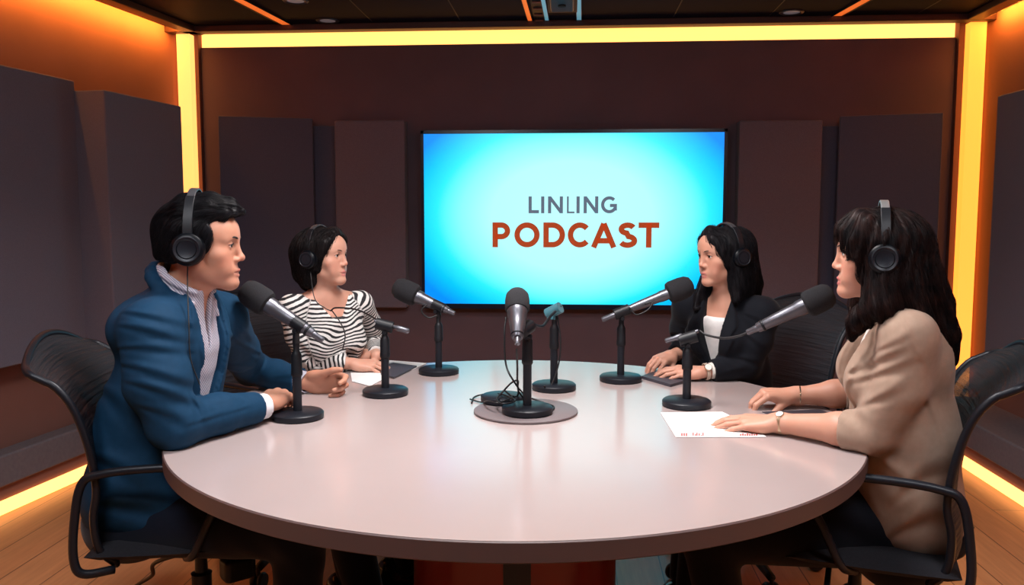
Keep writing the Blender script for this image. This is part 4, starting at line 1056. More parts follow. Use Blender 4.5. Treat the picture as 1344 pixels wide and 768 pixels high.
    Tr.u(f_chain([hp1, kn1, an1], [.088,.066,.048], .02), .03); Tr.u(f_chain([hp2, kn2, an2], [.088,.066,.048], .02), .03)
    Tr.disp = wave_folds([(kn1, (1,0,1), .004, .06, .15), (kn2, (1,0,1), .004, .06, .15)])
    V, Q = Tr.mesh(.006); mesh_obj('trousers', V, Q, cloth_mat('navy_trousers', (.002,.005,.014)), root)
    for an, yaw in ((an1,-.1),(an2,.25)): shoe(root, an, yaw, mat('black_leather', (.008,.008,.010), .25))
    # ---- hair
    Hs = hair_ops_man(H); V, Q = Hs.mesh(.0025)
    hm = hair_mat('hair_man', (.004,.004,.006), (.010,.009,.011)); mesh_obj('hair', V, Q, hm, root)
    def fld(P):
        q = H.inv(P); top = np.clip((q[:,2]-.045)/.05, 0, 1)[:,None]; 
        v = (1-top)*np.array([0,-.35,-1.0])+top*np.array([0,-1.0,.05])+np.stack([np.sign(q[:,0])*.25*np.ones(len(q)), 0*q[:,0], 0*q[:,0]],1)*top; v /= np.linalg.norm(v,axis=1,keepdims=True); return v@H.R.T
    SV, SQ = strands('hair', Hs, V, fld, root, hm, 5200, 8, .045, .00042, .0022, .3, 3); mesh_obj('hair_strand', SV, SQ, hm, root)['kind'] = 'stuff'
    br = mat('brow_dark', (.012,.008,.007), .7); head_extras(H, root, False, br, (.1,0), .0050)
    b0 = H.p((.088,-.012,-.045))
    headphones(H, 'black over-ear headphones with a dark grey band worn by the man in blue', cable=[b0, b0+[.0,-.005,-.05], aty(248,430,1.985), aty(250,470,1.975), aty(262,505,1.98)], fwdoff=.0, wid=.088, top=.144, cup=1.12)
    return H
def shoe(root, an, yaw, m):
    S = SD(); f = Fr(np.array([an[0],an[1],0]), rotz(yaw)@np.array([[0,1,0],[-1,0,0],[0,0,1]]).astype(float))
    d = f.R@np.array([0,1,0]); 
    S.u(f_chain([f.p((0,-.03,.045)), f.p((0,.06,.045)), f.p((0,.15,.034)), f.p((0,.19,.028))], [.040,.042,.036,.024], .01), 0); S.u(f_chain([f.p((0,-.02,.09)), f.p((0,-.03,.04))], [.040,.040]), .02)
    S.sub((lambda P: P[:,2]-.004, (f.p((0,0,0)), 9)), .003)
    V, Q = S.mesh(.005); base = np.array(root.location); mesh_obj('shoe', V, Q, m, root)
def hair_ops_man(H):
    S = SD(); p = H.p; k = H.k; R = H.R
    rx = lambda a: np.array([[1,0,0],[0,math.cos(a),-math.sin(a)],[0,math.sin(a),math.cos(a)]])
    S.u(f_ell(p((0,-.022,.036)), np.array((.0815,.100,.083))*k, R), 0)
    S.u(f_ell(p((0,-.045,-.02)), np.array((.0765,.070,.075))*k, R), .02)
    S.u(f_chain([p((.02,-.03,.104)), p((.015,.03,.108)), p((.005,.075,.098)), p((0,.104,.088))], [.026,.026,.0225,.011], .01), .02)
    S.u(f_chain([p((-.03,-.03,.098)), p((-.03,.03,.100)), p((-.03,.068,.090)), p((-.03,.092,.082))], [.026,.024,.02,.009], .01), .02)
    S.u(f_chain([p((.045,-.03,.085)), p((.047,.03,.088)), p((.04,.065,.082)), p((.03,.088,.080))], [.024,.022,.018,.009], .01), .02)
    for s_ in (-1,1): S.u(f_ell(p((s_*.0715,.026,.020)), np.array((.006,.022,.035))*k, R), .010); S.u(f_ell(p((s_*.073,.013,-.020)), np.array((.0045,.010,.022))*k, R), .006)
    # cut away face and nape
    fp = poly2([(.062,-.2),(.062,.045),(.073,.072),(.098,.0765),(.2,.09),(.3,-.2)]); fp2 = poly2([(.026,-.2),(.026,-.035),(.036,-.01),(.045,.012),(.050,.034),(.066,.048),(.079,.074),(.1,.077),(.2,.08),(.2,-.2)])
    def reg(P): q = H.inv(P); return fp2(q[:,1], q[:,2])
    S.sub((reg, (p((0,0,0)), 9)), .004)
    def reg2(P): q = H.inv(P); return poly2([(-.2,-.040),(-.09,-.040),(-.06,-.047),(-.03,-.038),(-.018,-.02),(.004,-.005),(.010,-.04),(.06,-.045),(.06,-.2),(-.2,-.2)])(q[:,1], q[:,2])
    S.sub((reg2, (p((0,0,0)), 9)), .018)
    def disp(P):
        q = H.inv(P); return .0011*np.sin(q[:,0]*170+2.5*np.sin(q[:,1]*40)+q[:,2]*30)*np.clip((q[:,2]-.02)/.05,0,1)
    S.disp = disp
    return S
# ================================================================= the three women
def sleeve_axis(sh, el, wr, t): return el*(1-t)+wr*t
def flat_hand(B, wr, tip, side, up=(0,0,1), curls=((8,14,8),(10,16,8),(10,16,8),(12,18,8)), thumb=(30,-12,-5,5), k=.9, spread=1.0):
    d = unit(tip-wr); fr = Fr(wr+d*.012, frame(d, up), k); hand_ops(B, fr, side, curls, thumb, spread); return fr, d
def make_shirt(root, name, m, T, neck, up, fwd, Rx, shR, shL, r=(.100,.085), cutpoly=None, h=.0042, zlo=-.16):
    S = SD(); S.u(f_ecap(T, (0,-.015,zlo), (0,.0,.05), r[0], r[1], 1.25), 0)
    S.u(f_chain([neck-up*.035-fwd*.008, shR*.7+neck*.3-up*.025], [.05,.045]), .03); S.u(f_chain([neck-up*.035-fwd*.008, shL*.7+neck*.3-up*.025], [.05,.045]), .03)
    if cutpoly is not None:
        pl = poly2(cutpoly); S.sub(((lambda P: (lambda q: np.maximum(pl(q[:,0],q[:,2]), -q[:,1]+.0))(T.inv(P))), (neck, 9)), .006)
    S.sub(f_chain([neck-up*.02, neck+up*.15], [.048,.055]), .006)
    V, Q = S.mesh(h); V, Q = drop_small(V, Q); return mesh_obj(name, V, Q, m, root)
def seat_legs(root, hip, kn, an, m, r=(.080,.058,.042)):
    Tr = SD(); Tr.u(f_cone(hip+np.array([0,0,-.02]), hip+np.array([0,0,.05]), .13, .12), 0)
    for k_, a_ in zip(kn, an):
        s0 = hip+(k_-hip)*.2; Tr.u(f_chain([s0, k_, a_], list(r), .02), .03)
    V, Q = Tr.mesh(.007); return mesh_obj('trousers', V, Q, m, root)

def build_woman_stripes():
    root = person('woman with a dark bob in a black and white striped top and headphones', -1.0, 3.05)
    SK = skin_mat('skin_woman_1', (.66,.38,.28)); base = (.62,.33,.24)
    a = math.radians(-15); H = Fr(aty(424,336,2.96), frame((math.cos(a), math.sin(a), .05)), .885)
    neck = aty(427,387,2.98); chest = aty(431,440,3.0); hip = chest+np.array([-.05,.05,-.34]); up = unit(neck-hip)
    fw0 = np.array([math.cos(math.radians(-48)), math.sin(math.radians(-48)), 0]); fwd = unit(fw0-up*(up@fw0)); T = Fr(chest, frame(fwd, up)); Rx = T.R[:,0]
    shR = neck+Rx*.128-up*.036; shL = neck-Rx*.142-up*.044
    elR = ctp(405,496,.048,.10); wrR = ctp(458,490,.032,.02); elL = ctp(492,480,.055,.16); wrL = ctp(494,487,.050,.05)
    B = SD(); head_ops(B, H, True, 1.5, neck, .040)
    B.u(f_ecap(T, (0,-.02,-.12), (0,-.01,.06), .085,.075,1.3), .03)
    for s_ in (shR, shL): B.u(f_chain([neck-up*.012, s_-up*.005], [.042,.040]), .03)
    B.u(f_chain([shR, elR, wrR, wrR+unit(wrR-elR)*.02], [.038,.033,.0215,.021]), .015); B.u(f_chain([shL, elL, wrL, wrL+unit(wrL-elL)*.02], [.038,.033,.0215,.021]), .015)
    flat_hand(B, wrR, ctp(502,490,.022,.03), -1, (0,-.2,1), ((15,25,12),(18,28,12),(20,28,12),(22,28,12)), (20,-10,0,5), .88)
    flat_hand(B, wrL, ctp(462,484,.045,.05), 1, (0,-.3,1), ((15,25,12),(18,28,12),(20,28,12),(22,28,12)), (20,-10,0,5), .88)
    V, Q = B.mesh(.0034); tint = head_tint(H, base, (.62,.20,.19), True)(V)
    mesh_obj('body', V, Q, SK, root, {'tint': ('FLOAT_COLOR', tint)})
    # top
    J = SD()
    J.u(f_ecap(T, (0,-.01,-.26), (0,.0,.04), .108,.098,1.28), 0)
    for s_ in (-1,1): J.u(f_ell(T.p((s_*.058,.070,-.01)), (.055,.044,.058), T.R), .035)
    for s_ in (shR, shL): J.u(f_chain([neck-up*.025, s_-up*.004], [.046,.043]), .035)
    n0 = len(J.ops)
    nk = T.inv(neck[None])[0]; pl = poly2([(-.022,nk[2]-.065),(.022,nk[2]-.065),(.052,nk[2]-.02),(.075,nk[2]+.09),(-.075,nk[2]+.09),(-.052,nk[2]-.02)])
    J.sub((lambda P: (lambda q: np.maximum(pl(q[:,0],q[:,2]), -.01-q[:,1]))(T.inv(P)), (neck, .2)), .012)
    J.sub(f_chain([neck-up*.03, neck+up*.15], [.058,.072]), .01)
    mR = shR*.5+elR*.5+Rx*.008; mL = shL*.5+elL*.5-Rx*.008
    J.u(f_chain([shR, mR, elR, wrR], [.045,.044,.042,.030], .015), .022); J.u(f_chain([shL, mL, elL, wrL], [.045,.044,.042,.031], .015), .022)
    for w, e in ((wrR, elR), (wrL, elL)): J.sub(f_cut(w-unit(w-e)*.012, w-e, .055), .002)
    J.disp = wave_folds([(elR+[0,-.02,.03], (1,0,.8), .005, .035, .09), (mR, (1,.2,-.5), .004, .045, .09), (T.p((0,.1,-.1)), (.5,0,1), .005, .05, .16), (elL, (1,0,1), .004, .035, .08)])
    V, Q = J.mesh(.0045); V, Q = drop_small(V, Q); V = relax(V, Q, 1, .4)
    # stripe phase: along the torso, and along each sleeve
    q = T.inv(V); ph = q[:,2]-.10*np.abs(q[:,0])*0+.006*np.sin(q[:,0]*45+q[:,2]*30)+.004*np.sin(q[:,2]*70+q[:,0]*20)-.12*(q[:,0]**2)*6
    def seg(V, a, b): ba = b-a; h = ((V-a)@ba)/(ba@ba); hc = np.clip(h,0,1); return np.linalg.norm(V-a-hc[:,None]*ba, axis=1), hc*np.linalg.norm(ba)
    for s_, m_, e, w in ((shR, mR, elR, wrR), (shL, mL, elL, wrL)):
        d1, h1 = seg(V, s_, e); d2, h2 = seg(V, e, w); Ls = np.linalg.norm(e-s_)
        h1 = ((V-s_)@(e-s_))/Ls; arm = np.where(d1 < d2, -h1, -Ls-h2); dmin = np.minimum(d1-.055, d2-.042); tors = J.ops[0][2](V)
        wgt = (np.clip((tors-dmin)/.02, 0, 1) > .5); ph = np.where(wgt, arm*.9+.004*np.sin(V[:,2]*60), ph)
    sm_ = mat('striped_knit', (.8,.8,.8), .85); at = N(sm_, 'ShaderNodeAttribute', attribute_name='phase'); tc = N(sm_, 'ShaderNodeTexCoord')
    nz = N(sm_, 'ShaderNodeTexNoise', i_Scale=28, i_Detail=2); L(sm_, tc, 'Object', nz, 'Vector')
    m1 = N(sm_, 'ShaderNodeMath', operation='MULTIPLY_ADD'); m1.inputs[1].default_value = 2*PI/.0135; L(sm_, at, 'Fac', m1, 0)
    m0 = N(sm_, 'ShaderNodeMath', operation='MULTIPLY'); m0.inputs[1].default_value = 3.4; L(sm_, nz, 'Fac', m0, 0); L(sm_, m0, 'Value', m1, 2)
    sn = N(sm_, 'ShaderNodeMath', operation='SINE'); L(sm_, m1, 'Value', sn, 0)
    r_ = N(sm_, 'ShaderNodeValToRGB'); r_.color_ramp.elements[0].color = (.015,.015,.018,1); r_.color_ramp.elements[1].color = (.72,.70,.68,1); r_.color_ramp.elements[0].position = .44; r_.color_ramp.elements[1].position = .56
    m2 = N(sm_, 'ShaderNodeMath', operation='MULTIPLY_ADD'); m2.inputs[1].default_value = .5; m2.inputs[2].default_value = .56; L(sm_, sn, 'Value', m2, 0); L(sm_, m2, 'Value', r_, 'Fac'); L(sm_, r_, 'Color', bsdf(sm_), 'Base Color')
    mesh_obj('striped_top', V, Q, sm_, root, {'phase': ('FLOAT', ph)})
    seat_legs(root, np.array([hip[0],hip[1],.53]), [np.array([-.80,2.72,.52]), np.array([-.62,2.90,.52])], [np.array([-.72,2.66,.10]), np.array([-.56,2.80,.10])], cloth_mat('black_trousers', (.008,.008,.012)))
    lm = mat('black_shoe_leather', (.008,.008,.012), .22)
    shoe(root, np.array([-.74,2.66,.1]), .1, lm); shoe(root, np.array([-.60,2.80,.1]), .1, lm)
    # hair
    S = SD(); p = H.p; k = H.k; R = H.R
    S.u(f_ell(p((0,-.020,.034)), np.array((.086,.104,.083))*k, R), 0)
    for s_ in (-1,1): S.u(f_chain([p((s_*.060,-.02,.03)), p((s_*.066,-.03,-.04)), p((s_*.060,-.035,-.095))], [.036*k,.036*k,.026*k]), .03)
    for s_ in (-1,1): S.u(f_chain([p((s_*.058,.035,.05)), p((s_*.068,.030,.0)), p((s_*.066,.012,-.05))], [.024*k,.014*k,.010*k]), .015)
    S.u(f_chain([p((0,-.075,.0)), p((0,-.085,-.06)), p((0,-.075,-.10))], [.062*k,.052*k,.036*k]), .04)
    S.u(f_chain([p((-.01,.05,.090)), p((.045,.062,.062)), p((.066,.045,.025))], [.020*k,.015*k,.010*k]), .02)
    S.u(f_chain([p((-.01,.05,.090)), p((-.045,.065,.062)), p((-.064,.05,.025))], [.020*k,.017*k,.012*k]), .02)
    fc = poly2([(-.052,-.2),(-.050,.03),(-.040,.053),(-.012,.080),(.012,.074),(.038,.050),(.050,.02),(.052,-.2)])
    S.sub((lambda P: (lambda q: np.maximum(fc(q[:,0],q[:,2]), .035-q[:,1]))(H.inv(P)), (p((0,.08,0)), .4)), .006)
    S.sub(f_cone(p((0,.01,-.04)), neck-up*.02+fwd*.0, .040*k, .040), .01)
    S.disp = lambda P: (lambda q: .0009*np.sin(np.arctan2(q[:,0],q[:,1]+.02)*26+3*np.sin(q[:,2]*30)))(H.inv(P))
    V, Q = S.mesh(.0032); V, Q = drop_small(V, Q); hm = hair_mat('hair_dark_brown', (.006,.005,.006), (.018,.013,.013)); mesh_obj('hair', V, Q, hm, root)
    def fld(P):
        q = H.inv(P); top = np.clip((q[:,2]-.06)/.05,0,1)[:,None]; v = (1-top)*np.array([0,-.12,-1.])+top*np.stack([np.sign(q[:,0]+.01)*1., -.6+0*q[:,0], -.3+0*q[:,0]],1); return (v/np.linalg.norm(v,axis=1,keepdims=True))@R.T
    SV, SQ = strands('hair', S, V, fld, root, hm, 3000, 9, .07, .0005, .004, .3, 5); mesh_obj('hair_strand', SV, SQ, hm, root)['kind'] = 'stuff'
    head_extras(H, root, True, M['browd'], (.1,.0), .0036)
    c0 = H.p((.085,-.01,-.05)); headphones(H, 'black over-ear headphones worn by the woman in stripes', wid=.092, top=.124, cup=1.0, cable=[c0, aty(413,392,2.86), aty(426,404,2.85), aty(434,408,2.85)])
    tag(MB().tube([aty(434,408,2.85), aty(442,404,2.84), aty(470,407,2.8), aty(497,421,2.66)], .0028, 8).build('cable', M['rubber'], sm=True), 'black cable running from the chest of the woman in stripes to the stand', 'cable')
    tag(MB().tube([aty(436,408,2.85), aty(447,424,2.84), aty(453,440,2.84), aty(450,458,2.85)], .0022, 8).build('cable', M['rubber'], sm=True), 'thin black cable hanging down the striped top', 'cable')

def blazer(root, name, m, T, neck, up, fwd, Rx, shR, shL, arms, vpts, lapr, lapl, disp, h, rr=(.112,.100), bust=.055, zlo=-.28, collar=True, zr=.118, back=None, sh_r=(.050,.057)):
    J = SD(); G = SD()
    G.u(f_ecap(T, (0,-.012,-.16), (0,.0,.045), rr[0], rr[1], 1.26), 0); G.u(f_ecap(T, (0,-.012,zlo), (0,-.01,-.13), zr, rr[0], 1.26), .03)
    if bust:
        for s_ in (-1,1): G.u(f_ell(T.p((s_*.060,.072,.005)), (.056,bust,.062), T.R), .035)
    for s_ in (shR, shL): G.u(f_chain([neck-up*.018-fwd*.008, s_], list(sh_r)), .035)
    if back is not None: G.u(back, .05)
    n0 = len(G.ops)
    for sh, mid, el, wr, end, r in arms:
        te = min(1, np.linalg.norm(end-el)/np.linalg.norm(wr-el)); G.u(f_chain([sh, mid, el, end+unit(wr-el)*.015], [r[0],r[1],r[2],r[2]+(r[3]-r[2])*te], .015), .024)
    G.disp = disp
    for o in G.ops[:n0]: J.ops.append(o)
    vp = poly2(vpts); J.sub((lambda P: (lambda q: np.maximum(vp(q[:,0],q[:,2]), .02-q[:,1]))(T.inv(P)), (neck, 9)), .004)
    J.sub(f_chain([neck-up*.03, neck+up*.15], [.050,.064]), .008)
    for o in G.ops[n0:]: J.ops.append(o)
    for sh, mid, el, wr, end, r in arms:
        d = unit(wr-el); rad = r[2]+(r[3]-r[2])*min(1, np.linalg.norm(end-el)/np.linalg.norm(wr-el)); J.sub(f_cut(end, d, rad*2.0), .002); J.sub(f_cone(end-d*.03, end+d*.02, rad-.012, rad-.010), .002)
    J.disp = disp
    Gc = SD(); Gc.ops = G.ops[:n0]
    l1 = poly2(lapr); l2 = poly2(lapl)
    J.u((shell_region(Gc.ev, .0100, -.0025, lambda P: (lambda q: np.maximum(np.minimum(l1(q[:,0],q[:,2]), l2(q[:,0],q[:,2])), -q[:,1]))(T.inv(P))), (T.p((0,.07,0)), .25)), .0015)
    if collar:
        Nf = Fr(neck-up*.006, frame(fwd-up*.35, up))
        col = [Nf.p((.066*math.sin(a), -.062*math.cos(a), .012-.014*(1-math.cos(a)))) for a in np.linspace(-2.0,2.0,13)]
        J.u(f_chain(col, [.006]+[.0105]*11+[.006], .005), .010)
    V, Q = J.mesh(h); V, Q = drop_small(V, Q); V = relax(V, Q, 2, .4); return mesh_obj(name, V, Q, m, root), J

def build_woman_black():
    root = person('woman with long dark hair in a black blazer over a white top, wearing headphones', .68, 3.05)
    SK = skin_mat('skin_woman_2', (.66,.36,.26)); base = (.60,.31,.22)
    a = math.radians(206); H = Fr(aty(948.5,334,2.95), frame((math.cos(a), math.sin(a), -.06)), .885)
    neck = aty(954,392,2.98); chest = aty(953,440,3.0); hip = chest+np.array([.04,.05,-.34]); up = unit(neck-hip)
    a = math.radians(232); fw0 = np.array([math.cos(a), math.sin(a), 0]); fwd = unit(fw0-up*(up@fw0)); T = Fr(chest, frame(fwd, up)); Rx = T.R[:,0]
    shR = neck+Rx*.152-up*.040; shL = neck-Rx*.132-up*.042
    elL = ctp(978,502,.048,.05); wrL = ctp(925,501,.032,.01); elR = ctp(900,494,.055,.20); wrR = ctp(883,490,.052,.08)
    B = SD(); head_ops(B, H, True, .3, neck, .041)
    B.u(f_ecap(T, (0,-.02,-.12), (0,-.01,.06), .085,.075,1.3), .03)
    for s_ in (shR, shL): B.u(f_chain([neck-up*.012, s_-up*.005], [.042,.040]), .03)
    B.u(f_chain([shR, elR, wrR, wrR+unit(wrR-elR)*.02], [.038,.033,.0215,.021]), .015); B.u(f_chain([shL, elL, wrL, wrL+unit(wrL-elL)*.02], [.038,.033,.0215,.021]), .015)
    flat_hand(B, wrL, ctp(866,500,.030,.02), 1, (0,-.25,1), ((10,16,8),(12,18,8),(14,18,8),(16,20,8)), (16,-8,0,5), .88, .7)
    flat_hand(B, wrR, ctp(852,494,.040,.03), -1, (.1,-.2,1), ((30,30,12),(34,30,12),(38,30,12),(40,30,12)), (34,-26,0,5), .88, 1.2)
    V, Q = B.mesh(.0034); tint = head_tint(H, base, (.52,.17,.16), True)(V); mesh_obj('body', V, Q, SK, root, {'tint': ('FLOAT_COLOR', tint)})
    nk = T.inv(neck[None])[0][2]
    make_shirt(root, 'white_top', cloth_mat('white_jersey', (.70,.69,.68)), T, neck, up, fwd, Rx, shR, shL, (.098,.088), [(-.05,nk-.05),(.05,nk-.05),(.07,nk+.1),(-.07,nk+.1)])
    mL = shL*.5+elL*.5-Rx*.012; mR = shR*.5+elR*.5+Rx*.012
    dsp = wave_folds([(elL+[0,-.02,.05], (1,0,-.7), .0045, .035, .10), (mL, (1,0,.5), .003, .045, .09), (wrL*.5+elL*.5, unit(wrL-elL), .003, .035, .07), (mR, (1,0,.6), .003, .04, .10)])
    dsp = creases([((980,440),(1008,462),2.8,.004,.010,.3), ((972,470),(1006,480),2.8,.004,.010,.3), ((950,490),(985,483),2.8,.004,.009,.3), ((978,412),(1004,425),2.85,.003,.009,.3), ((893,430),(912,445),3.0,.003,.009,.2), ((940,470),(965,485),2.85,.003,.009,.3)], wave_folds([(elL, (1,0,-.7), .002, .05, .10)]))
    bl, J = blazer(root, 'blazer', cloth_mat('black_wool', (.0035,.0045,.008), .8, sheen=.05), T, neck, up, fwd, Rx, shR, shL,
        [(shR, mR, elR, wrR, wrR-unit(wrR-elR)*.02, (.056,.053,.047,.036)), (shL, mL, elL, wrL, elL*.17+wrL*.83, (.052,.050,.046,.036))],
        [(0,-.13),(.038,.02),(.050,nk+.08),(-.050,nk+.08),(-.038,.02)],
        [(.004,-.14),(.042,.01),(.052,nk+.04),(.092,.062),(.080,.035),(.094,.030),(.060,-.05)], [(-.004,-.14),(-.042,.01),(-.052,nk+.04),(-.092,.062),(-.080,.035),(-.094,.030),(-.060,-.05)], dsp, .0045)
    dL = unit(wrL-elL); C_ = SD(); e0 = elL*.17+wrL*.83; C_.u(f_cone(e0-dL*.03, e0+dL*.012, .029, .0275), 0); C_.sub(f_cut(e0+dL*.010, dL, .05), .001); C_.sub(f_cone(e0-dL*.01, e0+dL*.04, .0245, .0245), .001)
    V, Q = C_.mesh(.003); mesh_obj('shirt_cuff', V, Q, mat('cream_cuff', (.7,.66,.60), .8), root)
    seat_legs(root, np.array([hip[0],hip[1],.53]), [np.array([.42,2.82,.52]), np.array([.52,2.66,.52])], [np.array([.38,2.80,.10]), np.array([.48,2.62,.10])], cloth_mat('black_trousers_2', (.008,.008,.012)))
    lm = mat('black_shoe_leather_2', (.008,.008,.012), .22)
    shoe(root, np.array([.38,2.8,.1]), -2.2, lm); shoe(root, np.array([.48,2.62,.1]), -2.2, lm)
    S = SD(); p = H.p; k = H.k; R = H.R
    S.u(f_ell(p((0,-.020,.032)), np.array((.083,.104,.076))*k, R), 0)
    S.u(f_chain([p((0,-.07,.02)), p((-.015,-.085,-.06)), aty(985,372,3.02), aty(990,392,3.03)], [.066*k,.058*k,.040,.020]), .03)
    S.u(f_chain([p((-.058,-.005,.03)), p((-.066,-.012,-.05)), aty(968,378,2.90), aty(966,394,2.88)], [.034*k,.032*k,.028,.012]), .02)
    S.u(f_chain([p((-.045,-.045,.0)), p((-.050,-.055,-.06)), aty(976,384,2.94), aty(984,396,2.93)], [.045*k,.045*k,.034,.014]), .03)
    S.u(f_chain([p((.060,.0,.03)), p((.066,.0,-.05)), aty(920,390,2.98), aty(914,405,2.96)], [.032*k,.028*k,.024,.010]), .02)
    S.u(f_chain([p((.012,.045,.090)), p((-.035,.066,.064)), p((-.062,.050,.020)), p((-.068,.030,-.03))], [.020*k,.020*k,.014*k,.010*k]), .02)
    S.u(f_chain([p((.012,.045,.090)), p((.045,.062,.062)), p((.064,.045,.02)), p((.066,.03,-.03))], [.020*k,.015*k,.012*k,.010*k]), .02)
    fc = poly2([(-.052,-.2),(-.050,.025),(-.043,.042),(-.010,.072),(.016,.078),(.038,.052),(.050,.02),(.052,-.2)])
    S.sub((lambda P: (lambda q: np.maximum(fc(q[:,0],q[:,2]), .030-q[:,1]))(H.inv(P)), (p((0,.08,0)), .4)), .006)
    S.sub(f_cone(p((0,.02,-.04)), neck+fwd*.02, .042*k, .042), .01)
    S.disp = lambda P: (lambda q: .0009*np.sin(np.arctan2(q[:,0],q[:,1]+.02)*26+3*np.sin(q[:,2]*30)))(H.inv(P))
    V, Q = S.mesh(.0032); V, Q = drop_small(V, Q); hm = hair_mat('hair_black', (.005,.005,.007), (.014,.012,.014)); mesh_obj('hair', V, Q, hm, root)
    def fld(P):
        q = H.inv(P); top = np.clip((q[:,2]-.06)/.05,0,1)[:,None]; v = (1-top)*np.array([0,-.2,-1.])+top*np.stack([np.sign(q[:,0]-.012)*1., -.5+0*q[:,0], -.3+0*q[:,0]],1); return (v/np.linalg.norm(v,axis=1,keepdims=True))@R.T
    SV, SQ = strands('hair', S, V, fld, root, hm, 3500, 10, .09, .0005, .004, .25, 6); mesh_obj('hair_strand', SV, SQ, hm, root)['kind'] = 'stuff'
    head_extras(H, root, True, M['browd'], (-.1,-.05), .0036)
    headphones(H, 'black over-ear headphones worn by the woman in the black blazer', wid=.092, top=.120, fwdoff=-.006)
    wd = dL; wp = wrL+wd*(-.004); watch(wp, wd, .0265, np.array([-.15,-.75,.55]), 'small round wristwatch on the wrist of the woman in the black blazer', mat('watch_tan', (.55,.42,.33), .5), .0135)

def watch(c, ax, r, face, label, strapm, fr_=.012):
    o = tag(empty('wristwatch', tuple(c)), label, 'watch')
    ax = unit(ax); MB().lathe([(r,-.006),(r+.0022,-.005),(r+.0022,.005),(r,.006)], (0,0,0), ax, 36, caps=False).build('strap', strapm, o, sm='auto')
    n = unit(np.array(face)-ax*(ax@np.array(face))); 
    MB().lathe([(fr_,0),(fr_,.004),(fr_*.9,.0055)], n*(r-.0005), n, 28).build('case', mat('watch_case', (.75,.6,.42), .25, .9), o, sm='auto')
    MB().lathe([(.0001,.0057),(fr_*.85,.0057)], n*(r-.0005), n, 28, caps=False).build('dial', mat('watch_dial', (.8,.74,.68), .4), o)
    return o

